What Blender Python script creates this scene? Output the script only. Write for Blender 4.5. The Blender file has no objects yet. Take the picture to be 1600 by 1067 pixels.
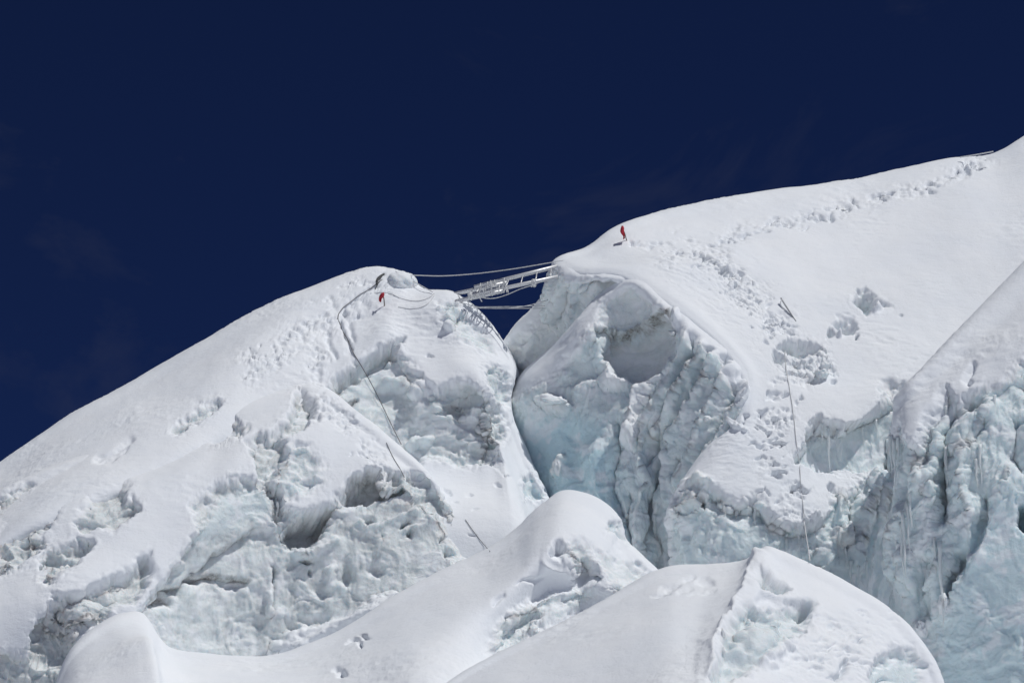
import bpy, math, random, time
import numpy as np
from mathutils import Vector
from mathutils.bvhtree import BVHTree

T0 = time.time()
SC = bpy.context.scene
COL = SC.collection

# ------------------------------------------------------------------ camera
S = 0.6                      # metres per layout unit
F_MM = 100.0
FPX = 1600 * F_MM / 36.0     # focal length in photograph pixels
PITCH = math.radians(20.0)
CAM_Z = 1.7
RGT = np.array([1.0, 0, 0])
FWD = np.array([0, math.cos(PITCH), math.sin(PITCH)])
UPV = np.array([0, -math.sin(PITCH), math.cos(PITCH)])
cam = bpy.data.cameras.new('camera')
cam.lens = F_MM
cam.sensor_width = 36
cam.clip_start = 0.5
cam.clip_end = 20000
cam_ob = bpy.data.objects.new('camera', cam)
COL.objects.link(cam_ob)
cam_ob.location = (0, 0, CAM_Z)
cam_ob.rotation_euler = (math.pi / 2 + PITCH, 0, 0)
SC.camera = cam_ob

# ------------------------------------------------------------------ light
SUN_EL, SUN_AZ = math.radians(61), math.radians(124)   # azimuth from +Y (into the picture) towards +X (right)
w = bpy.data.worlds.new('World')
SC.world = w
w.use_nodes = True
nt = w.node_tree
nt.nodes.clear()
out = nt.nodes.new('ShaderNodeOutputWorld')
bg = nt.nodes.new('ShaderNodeBackground')
sky = nt.nodes.new('ShaderNodeTexSky')
sky.sky_type = 'NISHITA'
sky.sun_disc = False
sky.sun_elevation = SUN_EL
sky.sun_rotation = SUN_AZ
sky.altitude = 9000
sky.air_density = 0.5
sky.dust_density = 0.0
sky.ozone_density = 10.0
bg.inputs['Strength'].default_value = 0.075
# deep, almost black blue of the sky at great height
tint = nt.nodes.new('ShaderNodeMix')
tint.data_type = 'RGBA'
tint.blend_type = 'MULTIPLY'
tint.inputs[0].default_value = 1.0
tint.inputs[7].default_value = (0.72, 0.74, 1.04, 1)
# thin high wisps of cloud drifting over the dark sky
tc = nt.nodes.new('ShaderNodeTexCoord')
mp = nt.nodes.new('ShaderNodeMapping')
mp.inputs['Scale'].default_value = (9, 9, 14)
mp.inputs['Location'].default_value = (0.714, -0.711, 0.781)
nz_ = nt.nodes.new('ShaderNodeTexNoise')
nz_.inputs['Scale'].default_value = 1.0
nz_.inputs['Detail'].default_value = 7
nz_.inputs['Roughness'].default_value = 0.6
nz_.inputs['Distortion'].default_value = 0.6
rmp = nt.nodes.new('ShaderNodeMapRange')
rmp.inputs['From Min'].default_value = 0.56
rmp.inputs['From Max'].default_value = 0.85
rmp.inputs['To Max'].default_value = 0.26
mixc = nt.nodes.new('ShaderNodeMix')
mixc.data_type = 'RGBA'
mixc.inputs[7].default_value = (1.3, 1.4, 1.8, 1)
nt.links.new(tc.outputs['Generated'], mp.inputs['Vector'])
nt.links.new(mp.outputs['Vector'], nz_.inputs['Vector'])
nt.links.new(nz_.outputs['Fac'], rmp.inputs['Value'])
nt.links.new(rmp.outputs['Result'], mixc.inputs[0])
nt.links.new(sky.outputs['Color'], tint.inputs[6])
nt.links.new(tint.outputs[2], mixc.inputs[6])
nt.links.new(mixc.outputs[2], bg.inputs['Color'])
nt.links.new(bg.outputs['Background'], out.inputs['Surface'])

sun = bpy.data.lights.new('sun', 'SUN')
sun.energy = 3.4
sun.angle = math.radians(0.53)
sun.color = (1.0, 0.988, 0.965)
sun_ob = bpy.data.objects.new('sun', sun)
COL.objects.link(sun_ob)
sdir = Vector((math.cos(SUN_EL) * math.sin(SUN_AZ), math.cos(SUN_EL) * math.cos(SUN_AZ), math.sin(SUN_EL)))
sun_ob.rotation_euler = sdir.to_track_quat('Z', 'Y').to_euler()
sun_ob.location = (20, 20, 90)

SC.view_settings.view_transform = 'Standard'
SC.view_settings.look = 'None'
SC.view_settings.gamma = 1.0
SC.view_settings.exposure = -0.42
SC.view_settings.use_curve_mapping = False

# ------------------------------------------------------------------ noise
def _hash(ix, iy, iz, k):
    h = (ix.astype(np.int64) * 374761393 + iy.astype(np.int64) * 668265263 + iz.astype(np.int64) * 2147483647 + k * 1274126177) & 0xffffffff
    h = ((h ^ (h >> 13)) * 1274126177) & 0xffffffff
    h = ((h ^ (h >> 16)) * 2246822519) & 0xffffffff
    return ((h ^ (h >> 15)) & 0xffff).astype(np.float32) / 65535.0


def vnoise(p, k=0):
    """gradient noise, about -1..1"""
    i = np.floor(p)
    f = (p - i).astype(np.float32)
    i = i.astype(np.int64)
    u = f * f * f * (f * (f * 6 - 15) + 10)
    r = np.zeros(len(p), np.float32)
    for dx in (0, 1):
        wx = u[:, 0] if dx else 1 - u[:, 0]
        for dy in (0, 1):
            wy = u[:, 1] if dy else 1 - u[:, 1]
            for dz in (0, 1):
                wz = u[:, 2] if dz else 1 - u[:, 2]
                a = _hash(i[:, 0] + dx, i[:, 1] + dy, i[:, 2] + dz, k) * 6.2832
                b = _hash(i[:, 0] + dx, i[:, 1] + dy, i[:, 2] + dz, k + 7) * 2 - 1
                s = np.sqrt(np.maximum(0, 1 - b * b))
                r += wx * wy * wz * (np.cos(a) * s * (f[:, 0] - dx) + np.sin(a) * s * (f[:, 1] - dy) + b * (f[:, 2] - dz))
    return r * 1.5


def fbm(p, octv=3, k=0, gain=0.5, ridged=False):
    r = 0
    a = 1.0
    for o in range(octv):
        n = vnoise(p * (2.03 ** o) + o * 17.3, k + o)
        r = r + a * ((1 - 2 * np.abs(n)) if ridged else n)
        a *= gain
    return r


def worley(p, k=0):
    i = np.floor(p).astype(np.int64)
    f = (p - i).astype(np.float32)
    f1 = np.full(len(p), 9.0, np.float32)
    f2 = f1.copy()
    c1 = np.zeros(len(p), np.float32)
    tl = np.zeros(len(p), np.float32)
    for dx in (-1, 0, 1):
        for dy in (-1, 0, 1):
            for dz in (-1, 0, 1):
                a, b, c = i[:, 0] + dx, i[:, 1] + dy, i[:, 2] + dz
                h0, h1, h2 = _hash(a, b, c, k), _hash(a, b, c, k + 1), _hash(a, b, c, k + 2)
                ex, ey, ez = dx + h0 - f[:, 0], dy + h1 - f[:, 1], dz + h2 - f[:, 2]
                d = ex ** 2 + ey ** 2 + ez ** 2
                n = d < f1
                f2 = np.where(n, f1, np.minimum(f2, d))
                c1 = np.where(n, _hash(a, b, c, k + 3), c1)
                tl = np.where(n, ex * (h1 * 2 - 1) + ey * (h2 * 2 - 1) + ez * (h0 * 2 - 1) * 1.3, tl)
                f1 = np.where(n, d, f1)
    return np.sqrt(f1), np.sqrt(f2), c1, tl


def sstep(a, b, x):
    t = np.clip((x - a) / (b - a), 0, 1)
    return t * t * (3 - 2 * t)

# ------------------------------------------------------------------ lofted ice and snow masses
def to_units(q):
    """(photo x, photo y, distance) -> layout-unit point relative to the lens"""
    x = (q[..., 0] - 800.0) / FPX * q[..., 2]
    y = (533.5 - q[..., 1]) / FPX * q[..., 2]
    return x[..., None] * RGT + y[..., None] * UPV + q[..., 2:3] * FWD


def world(u):
    return u * S + np.array([0, 0, CAM_Z])


def hermite(ctrl, knots, t):
    """non-uniform cubic through ctrl (n, ..., 3) at knots"""
    n = len(knots)
    d = np.diff(knots)
    sl = np.diff(ctrl, axis=0) / d.reshape((-1,) + (1,) * (ctrl.ndim - 1))
    m = np.empty_like(ctrl)
    m[0], m[-1] = sl[0], sl[-1]
    w1 = (d[1:] / (d[:-1] + d[1:])).reshape((-1,) + (1,) * (ctrl.ndim - 1))
    m[1:-1] = sl[:-1] * w1 + sl[1:] * (1 - w1)
    j = np.clip(np.searchsorted(knots, t, side='right') - 1, 0, n - 2)
    h = d[j]
    s = ((t - knots[j]) / h).reshape((-1,) + (1,) * (ctrl.ndim - 1))
    h = h.reshape(s.shape)
    return ((2 * s ** 3 - 3 * s ** 2 + 1) * ctrl[j] + (s ** 3 - 2 * s ** 2 + s) * h * m[j]
            + (-2 * s ** 3 + 3 * s ** 2) * ctrl[j + 1] + (s ** 3 - s ** 2) * h * m[j + 1])


def poly_sd(x, y, poly):
    """signed distance, positive inside"""
    P = np.array(poly, float)
    d = np.full(len(x), 1e9)
    ins = np.zeros(len(x), bool)
    n = len(P)
    for i in range(n):
        ax, ay = P[i]
        bx, by = P[(i + 1) % n]
        ex, ey = bx - ax, by - ay
        t = np.clip(((x - ax) * ex + (y - ay) * ey) / (ex * ex + ey * ey + 1e-9), 0, 1)
        d = np.minimum(d, (x - ax - t * ex) ** 2 + (y - ay - t * ey) ** 2)
        c = ((ay > y) != (by > y))
        with np.errstate(divide='ignore', invalid='ignore'):
            c &= x < ex * (y - ay) / (ey if abs(ey) > 1e-9 else 1e-9) + ax
        ins ^= c
    d = np.sqrt(d)
    return np.where(ins, d, -d)


def line_sd(x, y, pts):
    """distance to a polyline, its sign (positive below / right of travel) and the position along it 0..1"""
    P = np.array(pts, float)
    L = np.r_[0, np.cumsum(np.hypot(*np.diff(P, axis=0).T))]
    best = np.full(len(x), 1e9)
    sg = np.zeros(len(x))
    al = np.zeros(len(x))
    for i in range(len(P) - 1):
        ax, ay = P[i]
        ex, ey = P[i + 1] - P[i]
        t = np.clip(((x - ax) * ex + (y - ay) * ey) / (ex * ex + ey * ey + 1e-9), 0, 1)
        d = (x - ax - t * ex) ** 2 + (y - ay - t * ey) ** 2
        m = d < best
        best = np.where(m, d, best)
        sg = np.where(m, np.sign(ex * (y - ay) - ey * (x - ax)), sg)
        al = np.where(m, (L[i] + t * (L[i + 1] - L[i])) / L[-1], al)
    return np.sqrt(best), sg, al


class Mass:
    def __init__(self, name, rows, crest=1, step=1.9, seed=1):
        self.name, self.seed = name, seed
        G = np.array(rows, float)                     # rows, cols, (x, y, d)
        R, C = G.shape[:2]
        cu = np.hypot(np.diff(G[..., 0], axis=1), np.diff(G[..., 1], axis=1)) + 8 * np.abs(np.diff(G[..., 2], axis=1))
        cv = np.hypot(np.diff(G[..., 0], axis=0), np.diff(G[..., 1], axis=0)) + 8 * np.abs(np.diff(G[..., 2], axis=0))
        lu, lv = cu.mean(0), cv.mean(1)
        ku, kv = np.r_[0, np.cumsum(lu)], np.r_[0, np.cumsum(lv)]
        tu = np.concatenate([np.linspace(ku[i], ku[i + 1], max(2, int(cu[:, i].max() * 0.5 / step + lu[i] * 0.5 / step)), endpoint=False) for i in range(C - 1)] + [ku[-1:]])
        vs = []
        for i in range(R - 1):
            st = step if i >= crest - 1 else step * 5
            vs.append(np.linspace(kv[i], kv[i + 1], max(2, int(cv[i].max() * 0.4 / st + lv[i] * 0.6 / st)), endpoint=False))
        tv = np.concatenate(vs + [kv[-1:]])
        A = hermite(G, kv, tv)                        # nv, C, 3
        A = hermite(np.swapaxes(A, 0, 1), ku, tu)     # nu, nv, 3
        self.q = np.swapaxes(A, 0, 1).copy()          # nv, nu, 3
        self.nv, self.nu = self.q.shape[:2]
        kc = kv[crest]
        kp = kv[crest - 1] if crest > 0 else kc - 1
        fr = sstep(kc - 0.6 * (kc - kp), kc, tv) if crest > 0 else np.ones(len(tv))
        self.front = np.repeat(fr[:, None], self.nu, 1).ravel()
        self.p = to_units(self.q)
        self.x = self.q[..., 0].ravel().copy()
        self.y = self.q[..., 1].ravel().copy()
        N = self.nv * self.nu
        pf = self.p.reshape(-1, 3)
        # ragged, natural borders: shift the places where features are looked up
        self.wx = self.x + 7 * vnoise(pf * 0.9, seed) + 3.5 * vnoise(pf * 2.3, seed + 1) + 1.8 * vnoise(pf * 5.5, seed + 8)
        self.wy = self.y + 7 * vnoise(pf * 0.9, seed + 2) + 3.5 * vnoise(pf * 2.3, seed + 3) + 1.8 * vnoise(pf * 5.5, seed + 9)
        self.ice = np.zeros(N, np.float32)
        self.blue = np.zeros(N, np.float32)
        self.dirt = np.zeros(N, np.float32)
        self.rough = np.zeros(N, np.float32)
        self.disp = np.zeros(N, np.float32)
        self.sc = np.zeros(N, np.float32)             # scallop amplitude
        self.fl = np.zeros(N, np.float32)             # vertical fluting amplitude
        self.bare = np.zeros(N, np.float32)           # how little fresh snow sticks

    def _box(self, pts, m, warp=True):
        P = np.array(pts, float)
        x, y = (self.wx, self.wy) if warp else (self.x, self.y)
        return np.nonzero((x > P[:, 0].min() - m) & (x < P[:, 0].max() + m) & (y > P[:, 1].min() - m) & (y < P[:, 1].max() + m) & (self.front > 0.02))[0]

    # -- features ------------------------------------------------------
    def region(self, poly, recess=0.3, soft=5.0, ice=1.0, sc=0.1, fl=0.0, blue=0.15, dirt=0.0, rough=0.0, bare=0.22, warp=True):
        k = self._box(poly, soft * 2, warp)
        x, y = (self.wx, self.wy) if warp else (self.x, self.y)
        sd = poly_sd(x[k], y[k], poly)
        pk = self.p.reshape(-1, 3)[k]
        jag = 5.0 * fbm(pk * 3.2, 3, self.seed + 15, 0.6) if warp else 0
        a = sstep(-soft * 0.6, soft * 1.1, sd + jag) * self.front[k]
        self.disp[k] -= (recess * 0.7 if recess > 0 else recess) * sstep(-soft * 1.0, soft * 1.8, sd + 0.5 * jag) * self.front[k]
        if ice > 0.5:
            self.rough[k] = np.maximum(self.rough[k], 0.30 * np.exp(-((sd + jag) / 9.0) ** 2))
        self.ice[k] = np.maximum(self.ice[k] * (1 - a) if ice < 0.5 else self.ice[k], a * ice)
        self.rough[k] = np.maximum(self.rough[k], rough * a)
        for arr, v in ((self.blue, blue), (self.dirt, dirt), (self.sc, sc), (self.fl, fl), (self.bare, bare)):
            arr[k] = arr[k] * (1 - a) + v * a

    def pit(self, x, y, rx, ry, depth, ang=0.0, ice=0.0, soft=0.8, warp=True, dirt=0.0):
        k = self._box([(x - max(rx, ry), y - max(rx, ry)), (x + max(rx, ry), y + max(rx, ry))], 6, warp)
        X, Y = ((self.wx if warp else self.x)[k] - x, (self.wy if warp else self.y)[k] - y)
        c, s = math.cos(math.radians(ang)), math.sin(math.radians(ang))
        r = np.hypot((X * c + Y * s) / rx, (-X * s + Y * c) / ry)
        r = r * (1 + (0.45 if warp else 0) * vnoise(self.p.reshape(-1, 3)[k] * 3.1, self.seed + 66))
        f = (1 - sstep(1 - soft, 1 + soft * 0.3, r)) * self.front[k]
        self.disp[k] -= depth * f
        if ice:
            self.ice[k] = np.maximum(self.ice[k], ice * f)
        if dirt:
            self.dirt[k] = np.maximum(self.dirt[k], dirt * f)

    def step(self, pts, depth, w=4.0, fade=40.0, ice=0.0, dirt=0.0, taper=0.15, dirt_w=5.0, sc=None, warp=True):
        """a lip along pts: the surface below (right of travel) is set back and eases out again over fade"""
        k = self._box(pts, fade * 3, warp)
        d, sg, al = line_sd((self.wx if warp else self.x)[k], (self.wy if warp else self.y)[k], pts)
        s = d * sg
        tp = sstep(0, taper, al) * sstep(0, taper, 1 - al) if taper > 0 else 1.0
        prof = sstep(-w * 0.5, w, s) * np.exp(-np.maximum(s, 0) / fade) * tp * self.front[k]
        self.disp[k] -= depth * prof
        if ice:
            self.ice[k] = np.maximum(self.ice[k], ice * prof)
        if dirt:
            self.dirt[k] = np.maximum(self.dirt[k], dirt * np.exp(-(s / dirt_w) ** 2) * tp)

    def line(self, pts, w, depth, taper=0.15, dirt=0.0, ice=0.0, warp=True):
        """a groove (depth > 0) or a rib (depth < 0)"""
        k = self._box(pts, w * 3, warp)
        d, sg, al = line_sd((self.wx if warp else self.x)[k], (self.wy if warp else self.y)[k], pts)
        tp = sstep(0, taper, al) * sstep(0, taper, 1 - al) if taper > 0 else 1.0
        g = (np.exp(-(d / w) ** 2) if depth > 0 else np.exp(-1.15 * d / w)) * tp * self.front[k]
        self.disp[k] -= depth * g
        if dirt:
            self.dirt[k] = np.maximum(self.dirt[k], dirt * g)
        if ice:
            self.ice[k] = np.maximum(self.ice[k], ice * g)

    def trail(self, pts, width, n, seed, size=(2.6, 6.0), depth=(0.05, 0.15), flat=0.55):
        """a trodden track: shallow broken trench, churned snow and footprints"""
        rnd = random.Random(seed)
        P = np.array(pts, float)
        L = np.r_[0, np.cumsum(np.hypot(*np.diff(P, axis=0).T))]
        k = self._box(pts, width * 2)
        d, sg, al = line_sd(self.wx[k], self.wy[k], pts)
        pk = self.p.reshape(-1, 3)[k]
        w_ = np.exp(-(d / (width * 0.8)) ** 2) * self.front[k]
        br = sstep(-0.4, 0.6, vnoise(pk * 1.1, seed))
        self.disp[k] -= 0.05 * w_ * br
        self.rough[k] = np.maximum(self.rough[k], 0.85 * w_ * br)
        for i in range(int(n * 0.55)):
            t = rnd.random() * L[-1]
            x = np.interp(t, L, P[:, 0]) + rnd.gauss(0, width * 0.40)
            y = np.interp(t, L, P[:, 1]) + rnd.gauss(0, width * 0.34)
            r = rnd.uniform(*size)
            self.pit(x, y, r * rnd.uniform(0.9, 1.8), r * flat * rnd.uniform(0.7, 1.2), rnd.uniform(*depth), ang=rnd.uniform(-35, 35), soft=1.0)

    # -- finish --------------------------------------------------------
    def normals(self, p):
        du = np.gradient(p, axis=1)
        dv = np.gradient(p, axis=0)
        n = np.cross(du, dv)
        n /= np.linalg.norm(n, axis=-1, keepdims=True) + 1e-9
        c = n.reshape(-1, 3)
        if (c * -p.reshape(-1, 3)).sum(1)[self.front > 0.9].mean() < 0:
            n = -n
            self.flip = True
        else:
            self.flip = False
        return n

    def build(self, mat, snow_amp=1.0, dust=(0.50, 0.74)):
        p = self.p
        n = self.normals(p)
        pf, sd = p.reshape(-1, 3), self.seed
        base = self.disp + snow_amp * (0.10 * vnoise(pf * 0.22, sd) + 0.045 * vnoise(pf * 0.6, sd + 4))
        p = p + n * base.reshape(self.nv, self.nu, 1)
        # ice relief: melt scallops, cracks and flutes
        k = np.nonzero((self.sc + self.fl > 0.004) & (self.front > 0.05))[0]
        if len(k):
            q = p.reshape(-1, 3)[k]
            qw = q + 0.35 * np.stack([vnoise(q * 1.1, sd + 20), vnoise(q * 1.1, sd + 21), vnoise(q * 1.1, sd + 22)], 1)
            f1, f2, c1, t1 = worley(qw * np.array([0.62, 0.62, 0.85]), sd + 30)
            g1, g2, c2, t2 = worley(qw * np.array([1.6, 1.6, 2.0]) + 5, sd + 40)
            e1, e2, c3, t3 = worley(qw * np.array([3.9, 3.9, 4.6]) + 9, sd + 45)
            scal = (f1 ** 2 - 0.3) * 1.35 + (c1 - 0.5) * 0.5 * sstep(0.0, 0.25, f2 - f1) + 0.85 * t1 * sstep(0, 0.10, f2 - f1) + 0.75 * (g1 ** 2 - 0.3) + (0.10 * (c2 - 0.5) + 0.30 * t2) * sstep(0, 0.10, g2 - g1) + 0.22 * (e1 ** 2 - 0.3) + 0.16 * t3 * sstep(0, 0.1, e2 - e1)
            scal += 0.07 * fbm(q * 5.5, 3, sd + 50)
            # thin cracks
            scal -= 0.35 * (1 - sstep(0.0, 0.05, np.abs(vnoise(q * np.array([0.7, 0.7, 0.45]), sd + 55)))) * sstep(0.0, 0.3, vnoise(q * 0.5, sd + 56))
            flute = fbm(qw * np.array([1.5, 1.5, 0.22]), 3, sd + 60, 0.55, ridged=True) * 0.6 + 0.18 * vnoise(q * np.array([6, 6, 0.9]), sd + 70)
            # smooth walls in some places, broken ones in others
            scal *= 0.30 + 1.15 * sstep(-0.45, 0.6, vnoise(q * 0.30, sd + 57))
            dd = np.zeros(self.nv * self.nu, np.float32)
            dd[k] = (self.sc[k] * scal + self.fl[k] * flute) * self.front[k]
            n = self.normals(p)
            p = p + n * dd.reshape(self.nv, self.nu, 1)
        # snow-dusted, crumbling ice
        k = np.nonzero(self.ice > 0.1)[0]
        self.rough[k] = np.maximum(self.rough[k], 0.16 * np.clip(self.ice[k], 0, 1) * sstep(-0.2, 0.5, vnoise(p.reshape(-1, 3)[k] * 0.8, sd + 33)))
        # fine snow relief: trampled crumbs, wind crust
        n = self.normals(p)
        q = p.reshape(-1, 3)
        fine = 0.010 * vnoise(q * 2.2, sd + 80) * snow_amp
        # patches of wind-scoured crust
        fine += 0.030 * fbm(q * np.array([1.3, 3.4, 3.4]), 3, sd + 85, 0.55, ridged=True) * sstep(-0.1, 0.6, vnoise(q * 0.35, sd + 86)) * snow_amp
        k = np.nonzero(self.rough > 0.02)[0]
        if len(k):
            r1, r2, rc, rt = worley(q[k] * 3.6, sd + 90)
            fine[k] += self.rough[k] * (0.04 * (r1 - 0.45) + 0.06 * rt + 0.19 * fbm(q[k] * 2.6, 4, sd + 95, 0.66)) * self.front[k]
        p = p + n * fine.reshape(self.nv, self.nu, 1)
        n = self.normals(p).reshape(-1, 3)
        # fresh snow stays lying wherever the ice is flat enough to hold it
        q = p.reshape(-1, 3)
        hold = sstep(dust[0], dust[1], n[:, 2] + 0.10 * vnoise(q * 3.0, sd + 5) + 0.07 * vnoise(q * 9.0, sd + 6))
        hold = hold * (1 - self.bare)
        ice = np.clip(self.ice, 0, 1) * (1 - hold)
        ice *= 1 - 0.75 * sstep(0.08, 0.5, fbm(q * np.array([1.1, 1.1, 1.5]), 4, sd + 8, 0.6)) * (1 - self.bare)
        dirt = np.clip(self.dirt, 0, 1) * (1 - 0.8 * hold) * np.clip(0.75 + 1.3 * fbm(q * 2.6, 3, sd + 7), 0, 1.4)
        # mesh
        W = world(q)
        nv, nu = self.nv, self.nu
        idx = np.arange(nv * nu).reshape(nv, nu)
        f = np.stack([idx[:-1, :-1], idx[:-1, 1:], idx[1:, 1:], idx[1:, :-1]], -1).reshape(-1, 4)
        if self.flip:
            f = f[:, ::-1]
        me = bpy.data.meshes.new(self.name)
        me.vertices.add(len(W))
        me.vertices.foreach_set('co', W.astype(np.float32).ravel())
        me.loops.add(f.size)
        me.loops.foreach_set('vertex_index', f.astype(np.int32).ravel())
        me.polygons.add(len(f))
        me.polygons.foreach_set('loop_start', np.arange(0, f.size, 4, dtype=np.int32))
        me.polygons.foreach_set('use_smooth', np.ones(len(f), bool))
        me.update(calc_edges=True)
        for nm, a in (('ice', ice), ('blue', self.blue * np.clip(self.ice, 0, 1)), ('dirt', np.clip(dirt, 0, 1))):
            at = me.attributes.new(nm, 'FLOAT', 'POINT')
            at.data.foreach_set('value', a.astype(np.float32))
        me.materials.append(mat)
        o = bpy.data.objects.new(self.name, me)
        COL.objects.link(o)
        self.ob = o
        BUILT.append((W, f))
        print('%-14s %7d verts  %.1fs' % (self.name, len(W), time.time() - T0))
        return o


BUILT = []

# ------------------------------------------------------------------ materials
def mat_glacier():
    m = bpy.data.materials.new('snow_and_ice')
    m.use_nodes = True
    t = m.node_tree
    t.nodes.clear()
    N = lambda k: t.nodes.new(k)
    o = N('ShaderNodeOutputMaterial')
    b = N('ShaderNodeBsdfPrincipled')
    t.links.new(b.outputs[0], o.inputs[0])
    def attr(n):
        a = N('ShaderNodeAttribute')
        a.attribute_name = n
        return a.outputs['Fac']
    def mix(f, a, c):
        x = N('ShaderNodeMix')
        x.data_type = 'RGBA'
        t.links.new(f, x.inputs[0])
        for s, v in ((6, a), (7, c)):
            if isinstance(v, tuple):
                x.inputs[s].default_value = v + (1,)
            else:
                t.links.new(v, x.inputs[s])
        return x.outputs[2]
    def mr(v, a, b_, c, d):
        x = N('ShaderNodeMapRange')
        t.links.new(v, x.inputs[0])
        for i, q in enumerate((a, b_, c, d)):
            x.inputs[i + 1].default_value = q
        return x.outputs[0]
    def noise(scale, detail, rough, vec=None):
        x = N('ShaderNodeTexNoise')
        x.inputs['Scale'].default_value = scale
        x.inputs['Detail'].default_value = detail
        x.inputs['Roughness'].default_value = rough
        t.links.new(vec if vec else pos, x.inputs['Vector'])
        return x.outputs['Fac']
    geo = N('ShaderNodeNewGeometry')
    pos = geo.outputs['Position']
    vm = N('ShaderNodeVectorMath')
    vm.operation = 'MULTIPLY'
    vm.inputs[1].default_value = (1, 1, 0.22)
    t.links.new(pos, vm.inputs[0])
    stretch = vm.outputs[0]
    ice, blue, dirt = attr('ice'), attr('blue'), attr('dirt')
    # frosted patches break up bare ice
    frost = mr(noise(3.2, 6, 0.65), 0.42, 0.66, 0.0, 0.55)
    streak = mr(noise(5.0, 5, 0.6, stretch), 0.4, 0.7, 0.0, 1.0)
    pale = mix(frost, ICE_PALE, ICE_FROST)
    pale = mix(mr(streak, 0, 1, 0, 0.35), pale, ICE_GREY)
    vs_ = N('ShaderNodeVectorMath')
    vs_.operation = 'MULTIPLY'
    vs_.inputs[1].default_value = (0.25, 0.25, 3.4)
    t.links.new(pos, vs_.inputs[0])
    strata = mr(noise(1.6, 6, 0.7, vs_.outputs[0]), 0.52, 0.72, 0.0, 0.45)
    pale = mix(strata, pale, ICE_GREY)
    ice_c = mix(blue, pale, ICE_BLUE)
    snow_c = mix(mr(noise(0.9, 5, 0.6), 0.35, 0.65, 0, 1), SNOW_A, SNOW_B)
    c = mix(ice, snow_c, ice_c)
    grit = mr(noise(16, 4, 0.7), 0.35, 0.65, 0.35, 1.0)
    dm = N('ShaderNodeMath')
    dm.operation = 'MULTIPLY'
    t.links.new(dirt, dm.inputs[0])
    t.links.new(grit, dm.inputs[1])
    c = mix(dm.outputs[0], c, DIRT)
    t.links.new(c, b.inputs['Base Color'])
    wet = mr(noise(4.0, 3, 0.5), 0.45, 0.62, 0.40, 0.14)
    rg = N('ShaderNodeMix')
    rg.data_type = 'FLOAT'
    t.links.new(ice, rg.inputs[0])
    rg.inputs[2].default_value = 0.75
    t.links.new(wet, rg.inputs[3])
    t.links.new(rg.outputs[0], b.inputs['Roughness'])
    t.links.new(mr(ice, 0, 1, 0.25, 0.5), b.inputs['Specular IOR Level'])
    b.inputs['IOR'].default_value = 1.31
    t.links.new(mr(ice, 0, 1, 0.0, SSS_W), b.inputs['Subsurface Weight'])
    b.inputs['Subsurface Radius'].default_value = (0.65, 0.88, 1.0)
    b.inputs['Subsurface Scale'].default_value = 0.22
    # relief below the size of the mesh
    bm = N('ShaderNodeBump')
    t.links.new(mr(ice, 0, 1, 0.24, 0.6), bm.inputs['Strength'])
    bm.inputs['Distance'].default_value = 0.05
    h1 = noise(9, 7, 0.62)
    t.links.new(h1, bm.inputs['Height'])
    bm2 = N('ShaderNodeBump')
    bm2.inputs['Strength'].default_value = 0.35
    bm2.inputs['Distance'].default_value = 0.018
    t.links.new(noise(26, 4, 0.65), bm2.inputs['Height'])
    t.links.new(bm.outputs[0], bm2.inputs['Normal'])
    vw = N('ShaderNodeVectorMath')
    vw.operation = 'MULTIPLY'
    vw.inputs[1].default_value = (0.9, 3.2, 3.2)
    t.links.new(pos, vw.inputs[0])
    bm3 = N('ShaderNodeBump')
    bm3.inputs['Strength'].default_value = 0.30
    bm3.inputs['Distance'].default_value = 0.034
    t.links.new(noise(2.4, 5, 0.55, vw.outputs[0]), bm3.inputs['Height'])
    t.links.new(bm2.outputs[0], bm3.inputs['Normal'])
    t.links.new(bm3.outputs[0], b.inputs['Normal'])
    return m


ICE_PALE = (0.80, 0.842, 0.85)
ICE_FROST = (0.875, 0.895, 0.908)
ICE_GREY = (0.62, 0.66, 0.665)
ICE_BLUE = (0.57, 0.765, 0.825)
SNOW_A = (0.85, 0.885, 0.925)
SNOW_B = (0.885, 0.912, 0.94)
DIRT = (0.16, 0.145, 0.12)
SSS_W = 0.6
GLACIER = mat_glacier()

def tag(o, label=None, cat=None, group=None, kind=None):
    for k, v in (('label', label), ('category', cat), ('group', group), ('kind', kind)):
        if v:
            o[k] = v
    return o

def off(row, dx, dy, dd):
    return [(x + dx, y + dy, d + dd) for x, y, d in row]

# ------------------------------------------------------------------ wide snowfield under, in front of and behind everything
def snowfield():
    n = 90
    g = np.sign(np.linspace(-1, 1, n)) * np.abs(np.linspace(-1, 1, n)) ** 3
    X, Y = np.meshgrid(g * 9000, g * 9000 + 20)
    r = np.hypot(X, Y)
    # a shallow basin that climbs towards the icefall
    Z = -0.6 + 0.165 * np.clip(Y, 0, 70) * np.exp(-(X / 160) ** 2) - 0.02 * np.clip(-Y, 0, 400)
    P = np.stack([X, Y, Z], -1).reshape(-1, 3)
    Z = Z.ravel() + 0.5 * fbm(P / 40.0, 3, 3) * np.clip(r.ravel() / 30, 0, 1) + 18 * vnoise(P / 700.0, 5) * np.clip((r.ravel() - 250) / 800, 0, 1)
    idx = np.arange(n * n).reshape(n, n)
    f = np.stack([idx[:-1, :-1], idx[:-1, 1:], idx[1:, 1:], idx[1:, :-1]], -1).reshape(-1, 4)
    me = bpy.data.meshes.new('snow_ground')
    me.from_pydata(np.c_[X.ravel(), Y.ravel(), Z].tolist(), [], f.tolist())
    me.polygons.foreach_set('use_smooth', np.ones(len(f), bool))
    me.materials.append(GLACIER)
    o = bpy.data.objects.new('snow_ground', me)
    COL.objects.link(o)
    tag(o, kind='structure')

snowfield()

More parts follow.
